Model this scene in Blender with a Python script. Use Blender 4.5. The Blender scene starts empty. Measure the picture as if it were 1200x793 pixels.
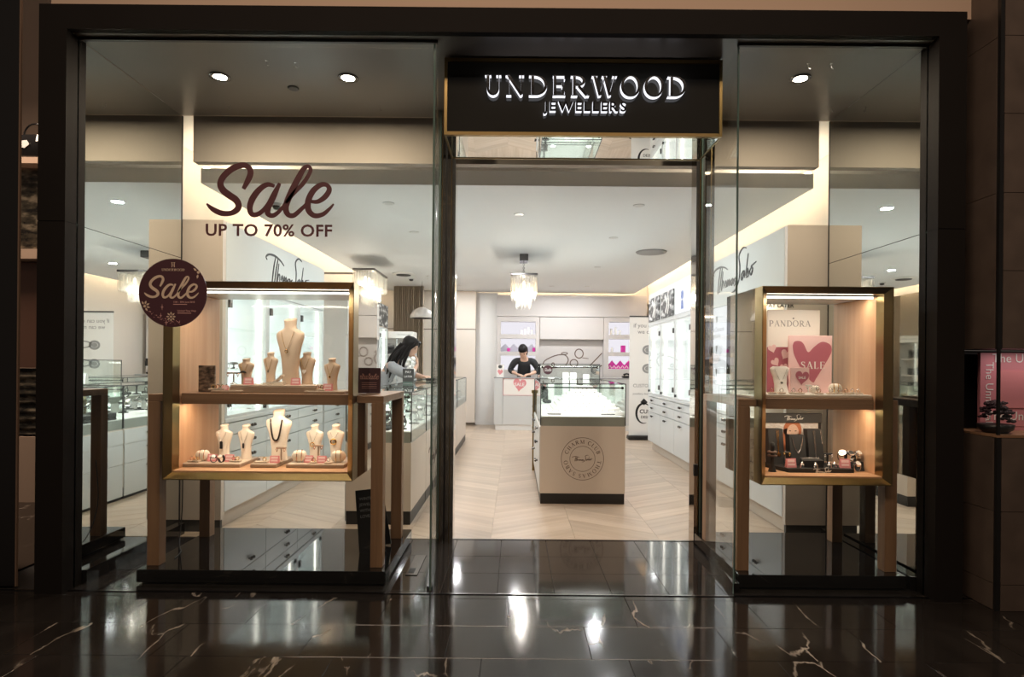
import bpy, math, random
from mathutils import Vector, Matrix, Euler
random.seed(7)
PI = math.pi
sc = bpy.context.scene
COL = sc.collection

# ------------------------------------------------------------------ camera, world, big lights, exposure
FPX = 700.0
cam_data = bpy.data.cameras.new('camera')
cam_data.sensor_width = 36.0
cam_data.lens = FPX / 1200.0 * 36.0
cam_data.shift_x = -4.0 / 1200.0
cam_data.shift_y = 29.5 / 1200.0
cam_data.clip_start = 0.05
cam = bpy.data.objects.new('camera', cam_data)
COL.objects.link(cam)
CX, CZ = 0.078, 1.2
cam.location = (CX, 0.0, CZ)
cam.rotation_euler = Euler((PI / 2, 0, 0), 'XYZ')
cam.rotation_euler = (Matrix.Rotation(PI / 2, 4, 'X') @ Matrix.Rotation(math.radians(0.5), 4, 'Z')).to_euler()
sc.camera = cam

world = bpy.data.worlds.new('world')
sc.world = world
world.use_nodes = True
world.node_tree.nodes['Background'].inputs[0].default_value = (1.0, 0.84, 0.72, 1)
world.node_tree.nodes['Background'].inputs[1].default_value = 0.018

sc.view_settings.view_transform = 'Standard'
sc.view_settings.look = 'None'
sc.view_settings.gamma = 1.0
sc.view_settings.use_curve_mapping = False
sc.view_settings.exposure = 1.85
try:
    sc.cycles.use_denoising = True
    sc.cycles.denoiser = 'OPENIMAGEDENOISE'
except Exception:
    pass
sc.cycles.max_bounces = 14
sc.cycles.diffuse_bounces = 4
sc.cycles.glossy_bounces = 12
sc.cycles.transmission_bounces = 6
sc.cycles.transparent_max_bounces = 32
sc.cycles.sample_clamp_indirect = 6.0
sc.cycles.caustics_reflective = False
sc.cycles.caustics_refractive = False


def area_light(name, loc, size, power, color=(1, 1, 1), size_y=None, rot=(0, 0, 0), shape=None, spread=None):
    d = bpy.data.lights.new(name, 'AREA')
    d.energy = power
    d.color = color
    d.size = size
    if size_y:
        d.shape = 'RECTANGLE'
        d.size_y = size_y
    if shape:
        d.shape = shape
    if spread:
        d.spread = spread
    o = bpy.data.objects.new(name, d)
    COL.objects.link(o)
    o.location = loc
    o.rotation_euler = rot
    return o


MALL_LIGHT = 36.0
SHOP_LIGHT = 3.9
COVE = 11.5
CHANDELIER = 2.4
DOWNLIGHT = 5.0
CASE = 1.0
CASE_LAMP = 0.45
WARM = (1.0, 0.80, 0.60)
NEUT = (0.97, 0.985, 1.0)
area_light('mall_ceiling_light', (0.0, 0.6, 4.4), 5.0, MALL_LIGHT, (1.0, 0.76, 0.56), 0.8)
# recessed shop lights: their light; the fittings are built further down
SHOP_LAMPS = [(-1.05, 5.25), (-1.02, 6.4), (-1.0, 8.6), (1.15, 5.25), (1.15, 6.6), (1.25, 8.6), (0.72, 10.75), (1.36, 10.75), (-0.95, 10.75), (0.1, 5.6), (0.1, 9.6)]
for _x, _y in SHOP_LAMPS:
    area_light('shop_lamp_light', (_x, _y, 2.590), 0.09, SHOP_LIGHT, NEUT, shape='DISK')

# ------------------------------------------------------------------ materials
def new_mat(name):
    m = bpy.data.materials.new(name)
    m.use_nodes = True
    nt = m.node_tree
    b = nt.nodes['Principled BSDF']
    return m, nt, b


def pmat(name, col, rough=0.5, metal=0.0, spec=0.5, noise=0.0, nscale=8.0, coat=0.0):
    m, nt, b = new_mat(name)
    b.inputs['Base Color'].default_value = (*col, 1)
    b.inputs['Roughness'].default_value = rough
    b.inputs['Metallic'].default_value = metal
    b.inputs['Specular IOR Level'].default_value = spec
    if coat:
        b.inputs['Coat Weight'].default_value = coat
        b.inputs['Coat Roughness'].default_value = 0.03
    if noise:
        tc = nt.nodes.new('ShaderNodeTexCoord')
        n = nt.nodes.new('ShaderNodeTexNoise')
        n.inputs['Scale'].default_value = nscale
        n.inputs['Detail'].default_value = 6
        nt.links.new(tc.outputs['Object'], n.inputs['Vector'])
        mx = nt.nodes.new('ShaderNodeMix')
        mx.data_type = 'RGBA'
        mx.inputs[6].default_value = (*[c * (1 - noise) for c in col], 1)
        mx.inputs[7].default_value = (*[min(1, c * (1 + noise)) for c in col], 1)
        nt.links.new(n.outputs['Fac'], mx.inputs[0])
        nt.links.new(mx.outputs[2], b.inputs['Base Color'])
    return m


def emat(name, col, strength):
    m = bpy.data.materials.new(name)
    m.use_nodes = True
    nt = m.node_tree
    nt.nodes.remove(nt.nodes['Principled BSDF'])
    e = nt.nodes.new('ShaderNodeEmission')
    e.inputs[0].default_value = (*col, 1)
    e.inputs[1].default_value = strength
    nt.links.new(e.outputs[0], nt.nodes['Material Output'].inputs[0])
    return m


def glass_mat(name, tint=(0.97, 0.985, 0.975), base=0.035, power=5.0, top=0.9, rough=0.0):
    m = bpy.data.materials.new(name)
    m.use_nodes = True
    nt = m.node_tree
    nt.nodes.remove(nt.nodes['Principled BSDF'])
    tr = nt.nodes.new('ShaderNodeBsdfTransparent')
    tr.inputs[0].default_value = (*tint, 1)
    gl = nt.nodes.new('ShaderNodeBsdfGlossy')
    gl.inputs['Roughness'].default_value = rough
    gl.inputs[0].default_value = (0.95, 0.97, 0.96, 1)
    lw = nt.nodes.new('ShaderNodeLayerWeight')
    lw.inputs[0].default_value = 0.5
    p = nt.nodes.new('ShaderNodeMath')
    p.operation = 'POWER'
    p.inputs[1].default_value = power
    nt.links.new(lw.outputs['Facing'], p.inputs[0])
    ma = nt.nodes.new('ShaderNodeMath')
    ma.operation = 'MULTIPLY_ADD'
    ma.inputs[1].default_value = top - base
    ma.inputs[2].default_value = base
    nt.links.new(p.outputs[0], ma.inputs[0])
    mx = nt.nodes.new('ShaderNodeMixShader')
    nt.links.new(ma.outputs[0], mx.inputs[0])
    nt.links.new(tr.outputs[0], mx.inputs[1])
    nt.links.new(gl.outputs[0], mx.inputs[2])
    nt.links.new(mx.outputs[0], nt.nodes['Material Output'].inputs[0])
    return m


def wood_mat(name, dark, light, rough=0.45, axis='Z', scale=1.0, rnd=0.12):
    """straight grain running along AXIS; every object gets its own shift and slight tone"""
    m, nt, b = new_mat(name)
    tc = nt.nodes.new('ShaderNodeTexCoord')
    oi = nt.nodes.new('ShaderNodeObjectInfo')
    mp = nt.nodes.new('ShaderNodeMapping')
    s = [26.0 * scale] * 3
    s['XYZ'.index(axis)] = 0.9 * scale
    mp.inputs['Scale'].default_value = s
    nt.links.new(tc.outputs['Object'], mp.inputs['Vector'])
    cmb = nt.nodes.new('ShaderNodeVectorMath')
    cmb.operation = 'SCALE'
    cmb.inputs[0].default_value = (37, 53, 71)
    nt.links.new(oi.outputs['Random'], cmb.inputs['Scale'])
    nt.links.new(cmb.outputs[0], mp.inputs['Location'])
    n = nt.nodes.new('ShaderNodeTexNoise')
    n.inputs['Scale'].default_value = 1.0
    n.inputs['Detail'].default_value = 8
    n.inputs['Roughness'].default_value = 0.6
    n.inputs['Distortion'].default_value = 0.4
    nt.links.new(mp.outputs[0], n.inputs['Vector'])
    cr = nt.nodes.new('ShaderNodeValToRGB')
    cr.color_ramp.elements[0].position = 0.3
    cr.color_ramp.elements[0].color = (*dark, 1)
    cr.color_ramp.elements[1].position = 0.7
    cr.color_ramp.elements[1].color = (*light, 1)
    nt.links.new(n.outputs['Fac'], cr.inputs[0])
    hs = nt.nodes.new('ShaderNodeHueSaturation')
    ma = nt.nodes.new('ShaderNodeMath')
    ma.operation = 'MULTIPLY_ADD'
    ma.inputs[1].default_value = rnd * 2
    ma.inputs[2].default_value = 1.0 - rnd
    nt.links.new(oi.outputs['Random'], ma.inputs[0])
    nt.links.new(ma.outputs[0], hs.inputs['Value'])
    nt.links.new(cr.outputs[0], hs.inputs['Color'])
    nt.links.new(hs.outputs[0], b.inputs['Base Color'])
    b.inputs['Roughness'].default_value = rough
    return m


def marble_mat(name, rough=0.09, base=(0.013, 0.0105, 0.0092), vein=0.42):
    m, nt, b = new_mat(name)
    tc = nt.nodes.new('ShaderNodeTexCoord')
    oi = nt.nodes.new('ShaderNodeObjectInfo')
    add = nt.nodes.new('ShaderNodeVectorMath')
    add.operation = 'SCALE'
    add.inputs[0].default_value = (19, 31, 5)
    nt.links.new(oi.outputs['Random'], add.inputs['Scale'])
    mp = nt.nodes.new('ShaderNodeMapping')
    mp.inputs['Rotation'].default_value = (0, 0, 0.75)
    mp.inputs['Scale'].default_value = (2.3, 0.75, 1.0)
    nt.links.new(tc.outputs['Object'], mp.inputs['Vector'])
    nt.links.new(add.outputs[0], mp.inputs['Location'])
    dn = nt.nodes.new('ShaderNodeTexNoise')
    dn.inputs['Scale'].default_value = 3.5
    dn.inputs['Detail'].default_value = 6
    nt.links.new(mp.outputs[0], dn.inputs['Vector'])
    dm = nt.nodes.new('ShaderNodeMix')
    dm.data_type = 'VECTOR'
    dm.inputs[0].default_value = 0.28
    nt.links.new(mp.outputs[0], dm.inputs[4])
    nt.links.new(dn.outputs['Color'], dm.inputs[5])
    v = nt.nodes.new('ShaderNodeTexVoronoi')
    v.feature = 'DISTANCE_TO_EDGE'
    v.inputs['Scale'].default_value = 1.55
    nt.links.new(dm.outputs[1], v.inputs['Vector'])
    cr = nt.nodes.new('ShaderNodeValToRGB')
    cr.color_ramp.elements[0].position = 0.0
    cr.color_ramp.elements[0].color = (1, 1, 1, 1)
    cr.color_ramp.elements[1].position = 0.012
    cr.color_ramp.elements[1].color = (0, 0, 0, 1)
    nt.links.new(v.outputs['Distance'], cr.inputs[0])
    # veins come and go
    pn = nt.nodes.new('ShaderNodeTexNoise')
    pn.inputs['Scale'].default_value = 2.4
    pn.inputs['Detail'].default_value = 4
    nt.links.new(mp.outputs[0], pn.inputs['Vector'])
    cr2 = nt.nodes.new('ShaderNodeValToRGB')
    cr2.color_ramp.elements[0].position = 0.50
    cr2.color_ramp.elements[1].position = 0.68
    nt.links.new(pn.outputs['Fac'], cr2.inputs[0])
    mu = nt.nodes.new('ShaderNodeMath')
    mu.operation = 'MULTIPLY'
    nt.links.new(cr.outputs[0], mu.inputs[0])
    nt.links.new(cr2.outputs[0], mu.inputs[1])
    cl = nt.nodes.new('ShaderNodeTexNoise')
    cl.inputs['Scale'].default_value = 5
    cl.inputs['Detail'].default_value = 9
    nt.links.new(mp.outputs[0], cl.inputs['Vector'])
    bm = nt.nodes.new('ShaderNodeMix')
    bm.data_type = 'RGBA'
    bm.inputs[6].default_value = (*[c * 0.55 for c in base], 1)
    bm.inputs[7].default_value = (*[c * 1.7 for c in base], 1)
    nt.links.new(cl.outputs['Fac'], bm.inputs[0])
    fm = nt.nodes.new('ShaderNodeMix')
    fm.data_type = 'RGBA'
    fm.inputs[7].default_value = (vein, vein * 0.84, vein * 0.7, 1)
    nt.links.new(mu.outputs[0], fm.inputs[0])
    nt.links.new(bm.outputs[2], fm.inputs[6])
    nt.links.new(fm.outputs[2], b.inputs['Base Color'])
    rm = nt.nodes.new('ShaderNodeMath')
    rm.operation = 'MULTIPLY_ADD'
    rm.inputs[1].default_value = 0.05
    rm.inputs[2].default_value = rough - 0.02
    nt.links.new(cl.outputs['Fac'], rm.inputs[0])
    nt.links.new(rm.outputs[0], b.inputs['Roughness'])
    b.inputs['Specular IOR Level'].default_value = 0.62
    return m


def photo_mat(name, cols, scale=9.0, rough=0.4):
    """a printed picture too small to read: soft blotches of a few colours"""
    m, nt, b = new_mat(name)
    tc = nt.nodes.new('ShaderNodeTexCoord')
    mp = nt.nodes.new('ShaderNodeMapping')
    mp.inputs['Scale'].default_value = (1, 1, 2.2)
    nt.links.new(tc.outputs['Object'], mp.inputs['Vector'])
    n = nt.nodes.new('ShaderNodeTexNoise')
    n.inputs['Scale'].default_value = scale
    n.inputs['Detail'].default_value = 3
    nt.links.new(mp.outputs[0], n.inputs['Vector'])
    cr = nt.nodes.new('ShaderNodeValToRGB')
    while len(cr.color_ramp.elements) < len(cols):
        cr.color_ramp.elements.new(0.5)
    for i, c in enumerate(cols):
        cr.color_ramp.elements[i].position = 0.35 + 0.3 * i / max(1, len(cols) - 1)
        cr.color_ramp.elements[i].color = (*c, 1)
    nt.links.new(n.outputs['Fac'], cr.inputs[0])
    nt.links.new(cr.outputs[0], b.inputs['Base Color'])
    b.inputs['Roughness'].default_value = rough
    return m


M = {}
M['frame'] = pmat('dark bronze metal', (0.014, 0.0115, 0.0103), 0.7, 0.0, 0.10, 0.12, 3)
M['black'] = pmat('black', (0.012, 0.011, 0.011), 0.4)
M['black_gloss'] = pmat('polished black stone', (0.010, 0.009, 0.009), 0.03, 0, 0.8)
M['black_glass'] = pmat('black glass', (0.024, 0.023, 0.020), 0.03, 0, 0.6)
M['mirror'] = pmat('mirror', (0.84, 0.86, 0.84), 0.0, 1.0)
M['steel'] = pmat('polished steel', (0.62, 0.58, 0.54), 0.06, 1.0)
M['bronze_mirror'] = pmat('bronze tinted mirror steel', (0.58, 0.50, 0.43), 0.04, 1.0)
M['bronze_dark'] = pmat('dark bronze mirror', (0.56, 0.49, 0.41), 0.03, 1.0)
M['chrome_dark'] = pmat('dark chrome', (0.16, 0.15, 0.15), 0.18, 1.0)
M['brass'] = pmat('brushed brass', (0.31, 0.22, 0.095), 0.28, 1.0, 0.5, 0.18, 5)
M['gold'] = pmat('gold jewellery', (0.85, 0.55, 0.18), 0.15, 1.0)
M['rose_gold'] = pmat('rose gold', (0.80, 0.42, 0.28), 0.2, 1.0)
M['silver'] = pmat('silver jewellery', (0.85, 0.85, 0.86), 0.15, 1.0)
M['glass'] = glass_mat('shop window glass', top=0.5)
M['glass_case'] = glass_mat('showcase glass', (0.965, 0.985, 0.975), 0.03)
M['glass_edge'] = pmat('glass edge', (0.13, 0.19, 0.17), 0.1, 0, 0.6)
M['crystal'] = glass_mat('crystal', (0.96, 0.95, 0.93), 0.10, 2.0, 0.8, 0.03)
_nt = M['crystal'].node_tree
_ms = _nt.nodes.new('ShaderNodeMixShader')
_tl = _nt.nodes.new('ShaderNodeBsdfTranslucent')
_tl.inputs[0].default_value = (0.95, 0.93, 0.90, 1)
_ms.inputs[0].default_value = 0.06
_old = _nt.nodes['Material Output'].inputs[0].links[0].from_socket
_nt.links.new(_old, _ms.inputs[1])
_nt.links.new(_tl.outputs[0], _ms.inputs[2])
_nt.links.new(_ms.outputs[0], _nt.nodes['Material Output'].inputs[0])
M['table_wood'] = wood_mat('walnut stained oak', (0.25, 0.135, 0.074), (0.40, 0.228, 0.13), 0.42, 'Z', 1.0, 0.05)
M['table_wood_x'] = wood_mat('walnut stained oak across', (0.25, 0.135, 0.074), (0.40, 0.228, 0.13), 0.42, 'X', 1.0, 0.05)
M['box_wood'] = wood_mat('pale oak veneer', (0.52, 0.285, 0.15), (0.66, 0.40, 0.235), 0.45, 'Z', 0.8, 0.03)
M['box_wood_x'] = wood_mat('pale oak veneer across', (0.52, 0.285, 0.15), (0.66, 0.40, 0.235), 0.45, 'X', 0.8, 0.03)
M['oak_a'] = wood_mat('oak plank a', (0.40, 0.305, 0.225), (0.54, 0.435, 0.34), 0.32, 'Y', 0.55, 0.10)
M['marble'] = marble_mat('black marble')
M['marble_plain'] = marble_mat('dark honed marble', 0.07, (0.022, 0.019, 0.018), 0.10)
M['floor_joint'] = pmat('floor joint', (0.012, 0.010, 0.009), 0.6)
M['oak_joint'] = pmat('oak joint', (0.34, 0.25, 0.18), 0.7)
M['white'] = pmat('white lacquer', (0.62, 0.635, 0.635), 0.3)
M['white_matt'] = pmat('white paint', (0.80, 0.79, 0.77), 0.6)
M['cream'] = pmat('cream wall', (0.76, 0.69, 0.61), 0.6, 0, 0.3, 0.03, 2)
M['beige_panel'] = pmat('beige laminate', (0.62, 0.545, 0.475), 0.4, 0, 0.4, 0.03, 2)
M['bulkhead'] = pmat('dull beige paint', (0.42, 0.37, 0.31), 0.7)
M['taupe'] = pmat('taupe laminate', (0.60, 0.565, 0.545), 0.45)
M['ceiling'] = pmat('white ceiling', (0.80, 0.825, 0.84), 0.7)
M['dark_ceiling'] = pmat('dark grey soffit', (0.17, 0.145, 0.125), 0.30, 0, 0.5, 0.10, 4)
M['mall_wall'] = pmat('mall beige plaster', (0.62, 0.45, 0.34), 0.7, 0, 0.3, 0.03, 2)
M['grey_band'] = pmat('grey green band', (0.30, 0.31, 0.28), 0.4)
M['charcoal'] = pmat('charcoal', (0.05, 0.05, 0.05), 0.5)
M['velvet_black'] = pmat('black display velvet', (0.016, 0.015, 0.015), 0.7)
M['bust'] = pmat('sand suede', (0.66, 0.52, 0.40), 0.75, 0, 0.2, 0.05, 30)
M['bust_cream'] = pmat('cream leatherette', (0.83, 0.76, 0.67), 0.55)
M['board'] = pmat('taupe leatherette', (0.36, 0.27, 0.20), 0.6, 0, 0.3, 0.06, 40)
M['board_top'] = pmat('beige board top', (0.60, 0.49, 0.39), 0.6)
M['pink'] = pmat('pink card', (0.72, 0.27, 0.29), 0.5)
M['pink_pale'] = pmat('pale pink', (0.86, 0.60, 0.60), 0.5)
M['pink_dark'] = pmat('raspberry rose', (0.47, 0.14, 0.19), 0.5)
M['burgundy'] = pmat('burgundy vinyl', (0.115, 0.036, 0.042), 0.5)
M['burgundy_disc'] = pmat('burgundy card', (0.085, 0.032, 0.042), 0.45)
M['cream_print'] = pmat('cream print', (0.80, 0.62, 0.47), 0.5)
M['rose_print'] = pmat('rose print', (0.75, 0.42, 0.38), 0.5)
M['print_black'] = pmat('black print', (0.012, 0.012, 0.012), 0.5)
M['print_white'] = pmat('white print', (0.85, 0.84, 0.82), 0.5)
M['print_grey'] = pmat('grey print', (0.30, 0.30, 0.30), 0.5)
M['print_brown'] = pmat('brown print', (0.14, 0.09, 0.07), 0.5)
M['card_white'] = pmat('white card', (0.86, 0.83, 0.79), 0.5)
M['lit_white'] = emat('backlit white', (0.97, 1.0, 1.0), 1.15)  # glow stands in for led light falling on the white cabinet backs
M['lit_niche'] = emat('backlit lilac white', (0.96, 0.93, 1.0), 0.25)
M['lit_poster'] = emat('backlit poster white', (0.97, 0.98, 1.0), 0.31)
M['led'] = emat('led strip', (1.0, 0.93, 0.84), 2.6)
M['led_warm'] = emat('warm led strip', (1.0, 0.74, 0.48), 3.5)
M['cove_led'] = emat('cove led', (1.0, 0.80, 0.58), COVE)
M['lamp_disc'] = emat('lamp face', (1.0, 0.90, 0.76), 14.0)
M['lamp_small'] = emat('small lamp face', (1.0, 0.95, 0.88), 9.0)
M['sign_face'] = pmat('dark letter face', (0.05, 0.05, 0.052), 0.12, 1.0)
M['sign_light'] = emat('sign letter light', (0.93, 0.93, 1.0), 0.36)
M['bulb'] = emat('candle bulb', (1.0, 0.84, 0.62), 3.0)
M['magenta'] = pmat('magenta print', (0.62, 0.03, 0.33), 0.5)
M['lilac_grey'] = pmat('lilac grey print', (0.45, 0.44, 0.52), 0.5)
M['skin'] = pmat('skin', (0.66, 0.42, 0.31), 0.5)
M['hair'] = pmat('black hair', (0.010, 0.008, 0.008), 0.5, 0, 0.2)
M['top_black'] = pmat('black knit', (0.022, 0.022, 0.025), 0.8)
M['blouse'] = pmat('grey and white blouse', (0.34, 0.35, 0.37), 0.8, 0, 0.3, 0.25, 25)
M['trousers'] = pmat('dark trousers', (0.03, 0.03, 0.035), 0.8)
M['eye'] = pmat('eye', (0.02, 0.015, 0.012), 0.2)
M['lip'] = pmat('lip', (0.45, 0.16, 0.14), 0.5)
M['curtain'] = pmat('brown curtain', (0.40, 0.32, 0.24), 0.8)
M['flower'] = pmat('dark petals', (0.030, 0.012, 0.020), 0.6)
M['pink_lit'] = pmat('pink showcase panel', (0.62, 0.24, 0.28), 0.5)
M['pillar_tile'] = pmat('brown porcelain', (0.115, 0.084, 0.067), 0.38, 0, 0.5, 0.45, 7)
M['paper_text'] = pmat('sign green grey', (0.60, 0.625, 0.61), 0.6)
M['grey_mid'] = pmat('mid grey', (0.32, 0.32, 0.32), 0.5)
M['photo_dark'] = photo_mat('dark photograph', [(0.03, 0.02, 0.015), (0.15, 0.10, 0.07), (0.32, 0.24, 0.18)], 26)
M['photo_bw'] = photo_mat('black and white photograph', [(0.01, 0.01, 0.01), (0.06, 0.06, 0.06), (0.75, 0.75, 0.75)], 7)
M['photo_pale'] = photo_mat('pale photograph', [(0.80, 0.78, 0.76), (0.66, 0.62, 0.60), (0.86, 0.84, 0.83)], 22)
M['peach_skin'] = pmat('printed face', (0.82, 0.56, 0.44), 0.5)
M['copper_hair'] = pmat('printed hair', (0.60, 0.20, 0.09), 0.5)
M['ripple'] = photo_mat('dark rippled sheet', [(0.015, 0.013, 0.011), (0.06, 0.05, 0.035), (0.22, 0.18, 0.13)], 9, 0.15)
M['mall_floor'] = M['marble']

# ------------------------------------------------------------------ geometry helpers
class MB:
    def __init__(self):
        self.v, self.f, self.m, self.s = [], [], [], []

    def add(self, vs, fs, mi=0, smooth=False):
        n = len(self.v)
        self.v.extend([tuple(p) for p in vs])
        for f in fs:
            self.f.append([n + i for i in f])
            self.m.append(mi)
            self.s.append(smooth)
        return self

    def box(self, x0, x1, y0, y1, z0, z1, mi=0):
        x0, x1 = min(x0, x1), max(x0, x1)
        y0, y1 = min(y0, y1), max(y0, y1)
        z0, z1 = min(z0, z1), max(z0, z1)
        vs = [(x0, y0, z0), (x1, y0, z0), (x1, y1, z0), (x0, y1, z0), (x0, y0, z1), (x1, y0, z1), (x1, y1, z1), (x0, y1, z1)]
        return self.add(vs, [(0, 3, 2, 1), (4, 5, 6, 7), (0, 1, 5, 4), (1, 2, 6, 5), (2, 3, 7, 6), (3, 0, 4, 7)], mi)

    def bbox(self, x0, x1, y0, y1, z0, z1, b=0.003, mi=0):
        """box with a chamfered rim on its upper edges and vertical corners"""
        def ring(i, z):
            c = b
            return [(x0 + i + c, y0 + i, z), (x1 - i - c, y0 + i, z), (x1 - i, y0 + i + c, z), (x1 - i, y1 - i - c, z),
                    (x1 - i - c, y1 - i, z), (x0 + i + c, y1 - i, z), (x0 + i, y1 - i - c, z), (x0 + i, y0 + i + c, z)]
        rs = [ring(b, z0), ring(0, z0 + b), ring(0, z1 - b), ring(b, z1)]
        return self.loft(rs, mi, False)

    def loft(self, rings, mi=0, smooth=True, caps=True):
        n = len(rings[0])
        vs = [p for r in rings for p in r]
        fs = []
        for k in range(len(rings) - 1):
            for i in range(n):
                j = (i + 1) % n
                fs.append((k * n + i, k * n + j, (k + 1) * n + j, (k + 1) * n + i))
        self.add(vs, fs, mi, smooth)
        if caps:
            self.add(rings[0], [tuple(reversed(range(n)))], mi, False)
            self.add(rings[-1], [tuple(range(n))], mi, False)
        return self

    def cyl(self, p0, p1, r0, r1=None, n=12, mi=0, caps=True, smooth=True):
        r1 = r0 if r1 is None else r1
        p0, p1 = Vector(p0), Vector(p1)
        d = (p1 - p0).normalized()
        a = d.orthogonal().normalized()
        b = d.cross(a)
        rs = []
        for p, r in ((p0, r0), (p1, r1)):
            rs.append([p + a * (r * math.cos(2 * PI * i / n)) + b * (r * math.sin(2 * PI * i / n)) for i in range(n)])
        return self.loft(rs, mi, smooth, caps)

    def tube(self, pts, r, n=6, closed=False, mi=0):
        pts = [Vector(p) for p in pts]
        k = len(pts)
        rr = r if isinstance(r, (list, tuple)) else [r] * k
        rings = []
        prev = None
        for i in range(k):
            if closed:
                d = pts[(i + 1) % k] - pts[i - 1]
            else:
                d = pts[min(i + 1, k - 1)] - pts[max(i - 1, 0)]
            if d.length < 1e-9:
                d = Vector((0, 0, 1))
            d.normalize()
            a = d.orthogonal().normalized() if prev is None else (prev - d * prev.dot(d))
            if a.length < 1e-6:
                a = d.orthogonal()
            a.normalize()
            prev = a
            b = d.cross(a)
            rings.append([pts[i] + a * (rr[i] * math.cos(2 * PI * j / n)) + b * (rr[i] * math.sin(2 * PI * j / n)) for j in range(n)])
        if closed:
            rings.append(rings[0])
            return self.loft(rings, mi, True, False)
        return self.loft(rings, mi, True, True)

    def lathe(self, prof, c=(0, 0, 0), n=16, mi=0, sx=1.0, sy=1.0):
        rings = []
        for r, z in prof:
            rings.append([(c[0] + sx * r * math.cos(2 * PI * i / n), c[1] + sy * r * math.sin(2 * PI * i / n), c[2] + z) for i in range(n)])
        return self.loft(rings, mi, True, True)

    def ball(self, c, r, n=8, mi=0, s=(1, 1, 1)):
        k = max(4, n // 2 + 1)
        prof = []
        for i in range(1, k):
            a = PI * i / k
            prof.append((r * math.sin(a), -r * math.cos(a)))
        rings = []
        for rr, z in prof:
            rings.append([(c[0] + s[0] * rr * math.cos(2 * PI * j / n), c[1] + s[1] * rr * math.sin(2 * PI * j / n), c[2] + s[2] * z) for j in range(n)])
        m0 = len(self.v)
        self.loft(rings, mi, True, False)
        nb = (c[0], c[1], c[2] - r * s[2])
        nt_ = (c[0], c[1], c[2] + r * s[2])
        self.add([nb] + rings[0], [(0, 1 + (j + 1) % n, 1 + j) for j in range(n)], mi, True)
        self.add([nt_] + rings[-1], [(0, 1 + j, 1 + (j + 1) % n) for j in range(n)], mi, True)
        return self

    def torus(self, c, R, r, axis='Z', n=16, k=6, mi=0, sx=1.0, sy=1.0):
        pts = []
        for i in range(n):
            a = 2 * PI * i / n
            p = (R * sx * math.cos(a), R * sy * math.sin(a))
            if axis == 'Z':
                pts.append((c[0] + p[0], c[1] + p[1], c[2]))
            elif axis == 'Y':
                pts.append((c[0] + p[0], c[1], c[2] + p[1]))
            else:
                pts.append((c[0], c[1] + p[0], c[2] + p[1]))
        return self.tube(pts, r, k, True, mi)

    def poly(self, fr, pts, c0, c1, mi=0, smi=None):
        """outline PTS on frame FR, from depth c0 to c1"""
        smi = mi if smi is None else smi
        n = len(pts)
        ar = sum(pts[i][0] * pts[(i + 1) % n][1] - pts[(i + 1) % n][0] * pts[i][1] for i in range(n))
        if ar < 0:
            pts = list(reversed(pts))
        a = [fr(p[0], p[1], c0) for p in pts]
        b = [fr(p[0], p[1], c1) for p in pts]
        self.add(b, [tuple(range(n))], mi)
        self.add(a, [tuple(reversed(range(n)))], mi)
        self.add(a + b, [(i, (i + 1) % n, n + (i + 1) % n, n + i) for i in range(n)], smi)
        return self

    def ribbon(self, fr, pts, w, c0, c1, mi=0, smi=None, closed=False):
        """stroke of varying width w on frame FR, extruded from c0 to c1"""
        smi = mi if smi is None else smi
        k = len(pts)
        ww = w if isinstance(w, (list, tuple)) else [w] * k
        L, R = [], []
        for i in range(k):
            if closed:
                dx = pts[(i + 1) % k][0] - pts[i - 1][0]
                dy = pts[(i + 1) % k][1] - pts[i - 1][1]
            else:
                dx = pts[min(i + 1, k - 1)][0] - pts[max(i - 1, 0)][0]
                dy = pts[min(i + 1, k - 1)][1] - pts[max(i - 1, 0)][1]
            l = math.hypot(dx, dy) or 1.0
            nx, ny = -dy / l, dx / l
            L.append((pts[i][0] + nx * ww[i] / 2, pts[i][1] + ny * ww[i] / 2))
            R.append((pts[i][0] - nx * ww[i] / 2, pts[i][1] - ny * ww[i] / 2))
        rng = range(k if closed else k - 1)
        vs = [fr(*p, c1) for p in L] + [fr(*p, c1) for p in R] + [fr(*p, c0) for p in L] + [fr(*p, c0) for p in R]
        ft, sd = [], []
        for i in rng:
            j = (i + 1) % k
            ft.append((k + i, k + j, j, i))
            ft.append((2 * k + i, 2 * k + j, 3 * k + j, 3 * k + i))
            sd.append((i, j, 2 * k + j, 2 * k + i))
            sd.append((k + j, k + i, 3 * k + i, 3 * k + j))
        if not closed:
            sd.append((k, 0, 2 * k, 3 * k))
            e = k - 1
            sd.append((e, k + e, 3 * k + e, 2 * k + e))
        self.add(vs, ft, mi)
        n0 = len(self.v) - len(vs)
        for f in sd:
            self.f.append([n0 + q for q in f])
            self.m.append(smi)
            self.s.append(False)
        return self

    def xform(self, mat):
        self.v = [tuple(mat @ Vector(p)) for p in self.v]
        return self

    def join(self, other, off=(0, 0, 0), mi=None):
        n = len(self.v)
        self.v.extend([(p[0] + off[0], p[1] + off[1], p[2] + off[2]) for p in other.v])
        self.f.extend([[n + i for i in f] for f in other.f])
        self.m.extend(other.m if mi is None else [mi] * len(other.m))
        self.s.extend(other.s)
        return self


class Fr:
    """a flat frame: origin, right and up; calling it gives a point (a right, b up, c outwards)"""
    def __init__(self, o, r=(1, 0, 0), u=(0, 0, 1), s=1.0):
        self.o, self.r, self.u, self.s = Vector(o), Vector(r), Vector(u), s
        self.n = self.r.cross(self.u)

    def __call__(self, a, b, c=0.0):
        return self.o + self.r * (a * self.s) + self.u * (b * self.s) + self.n * c


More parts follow.
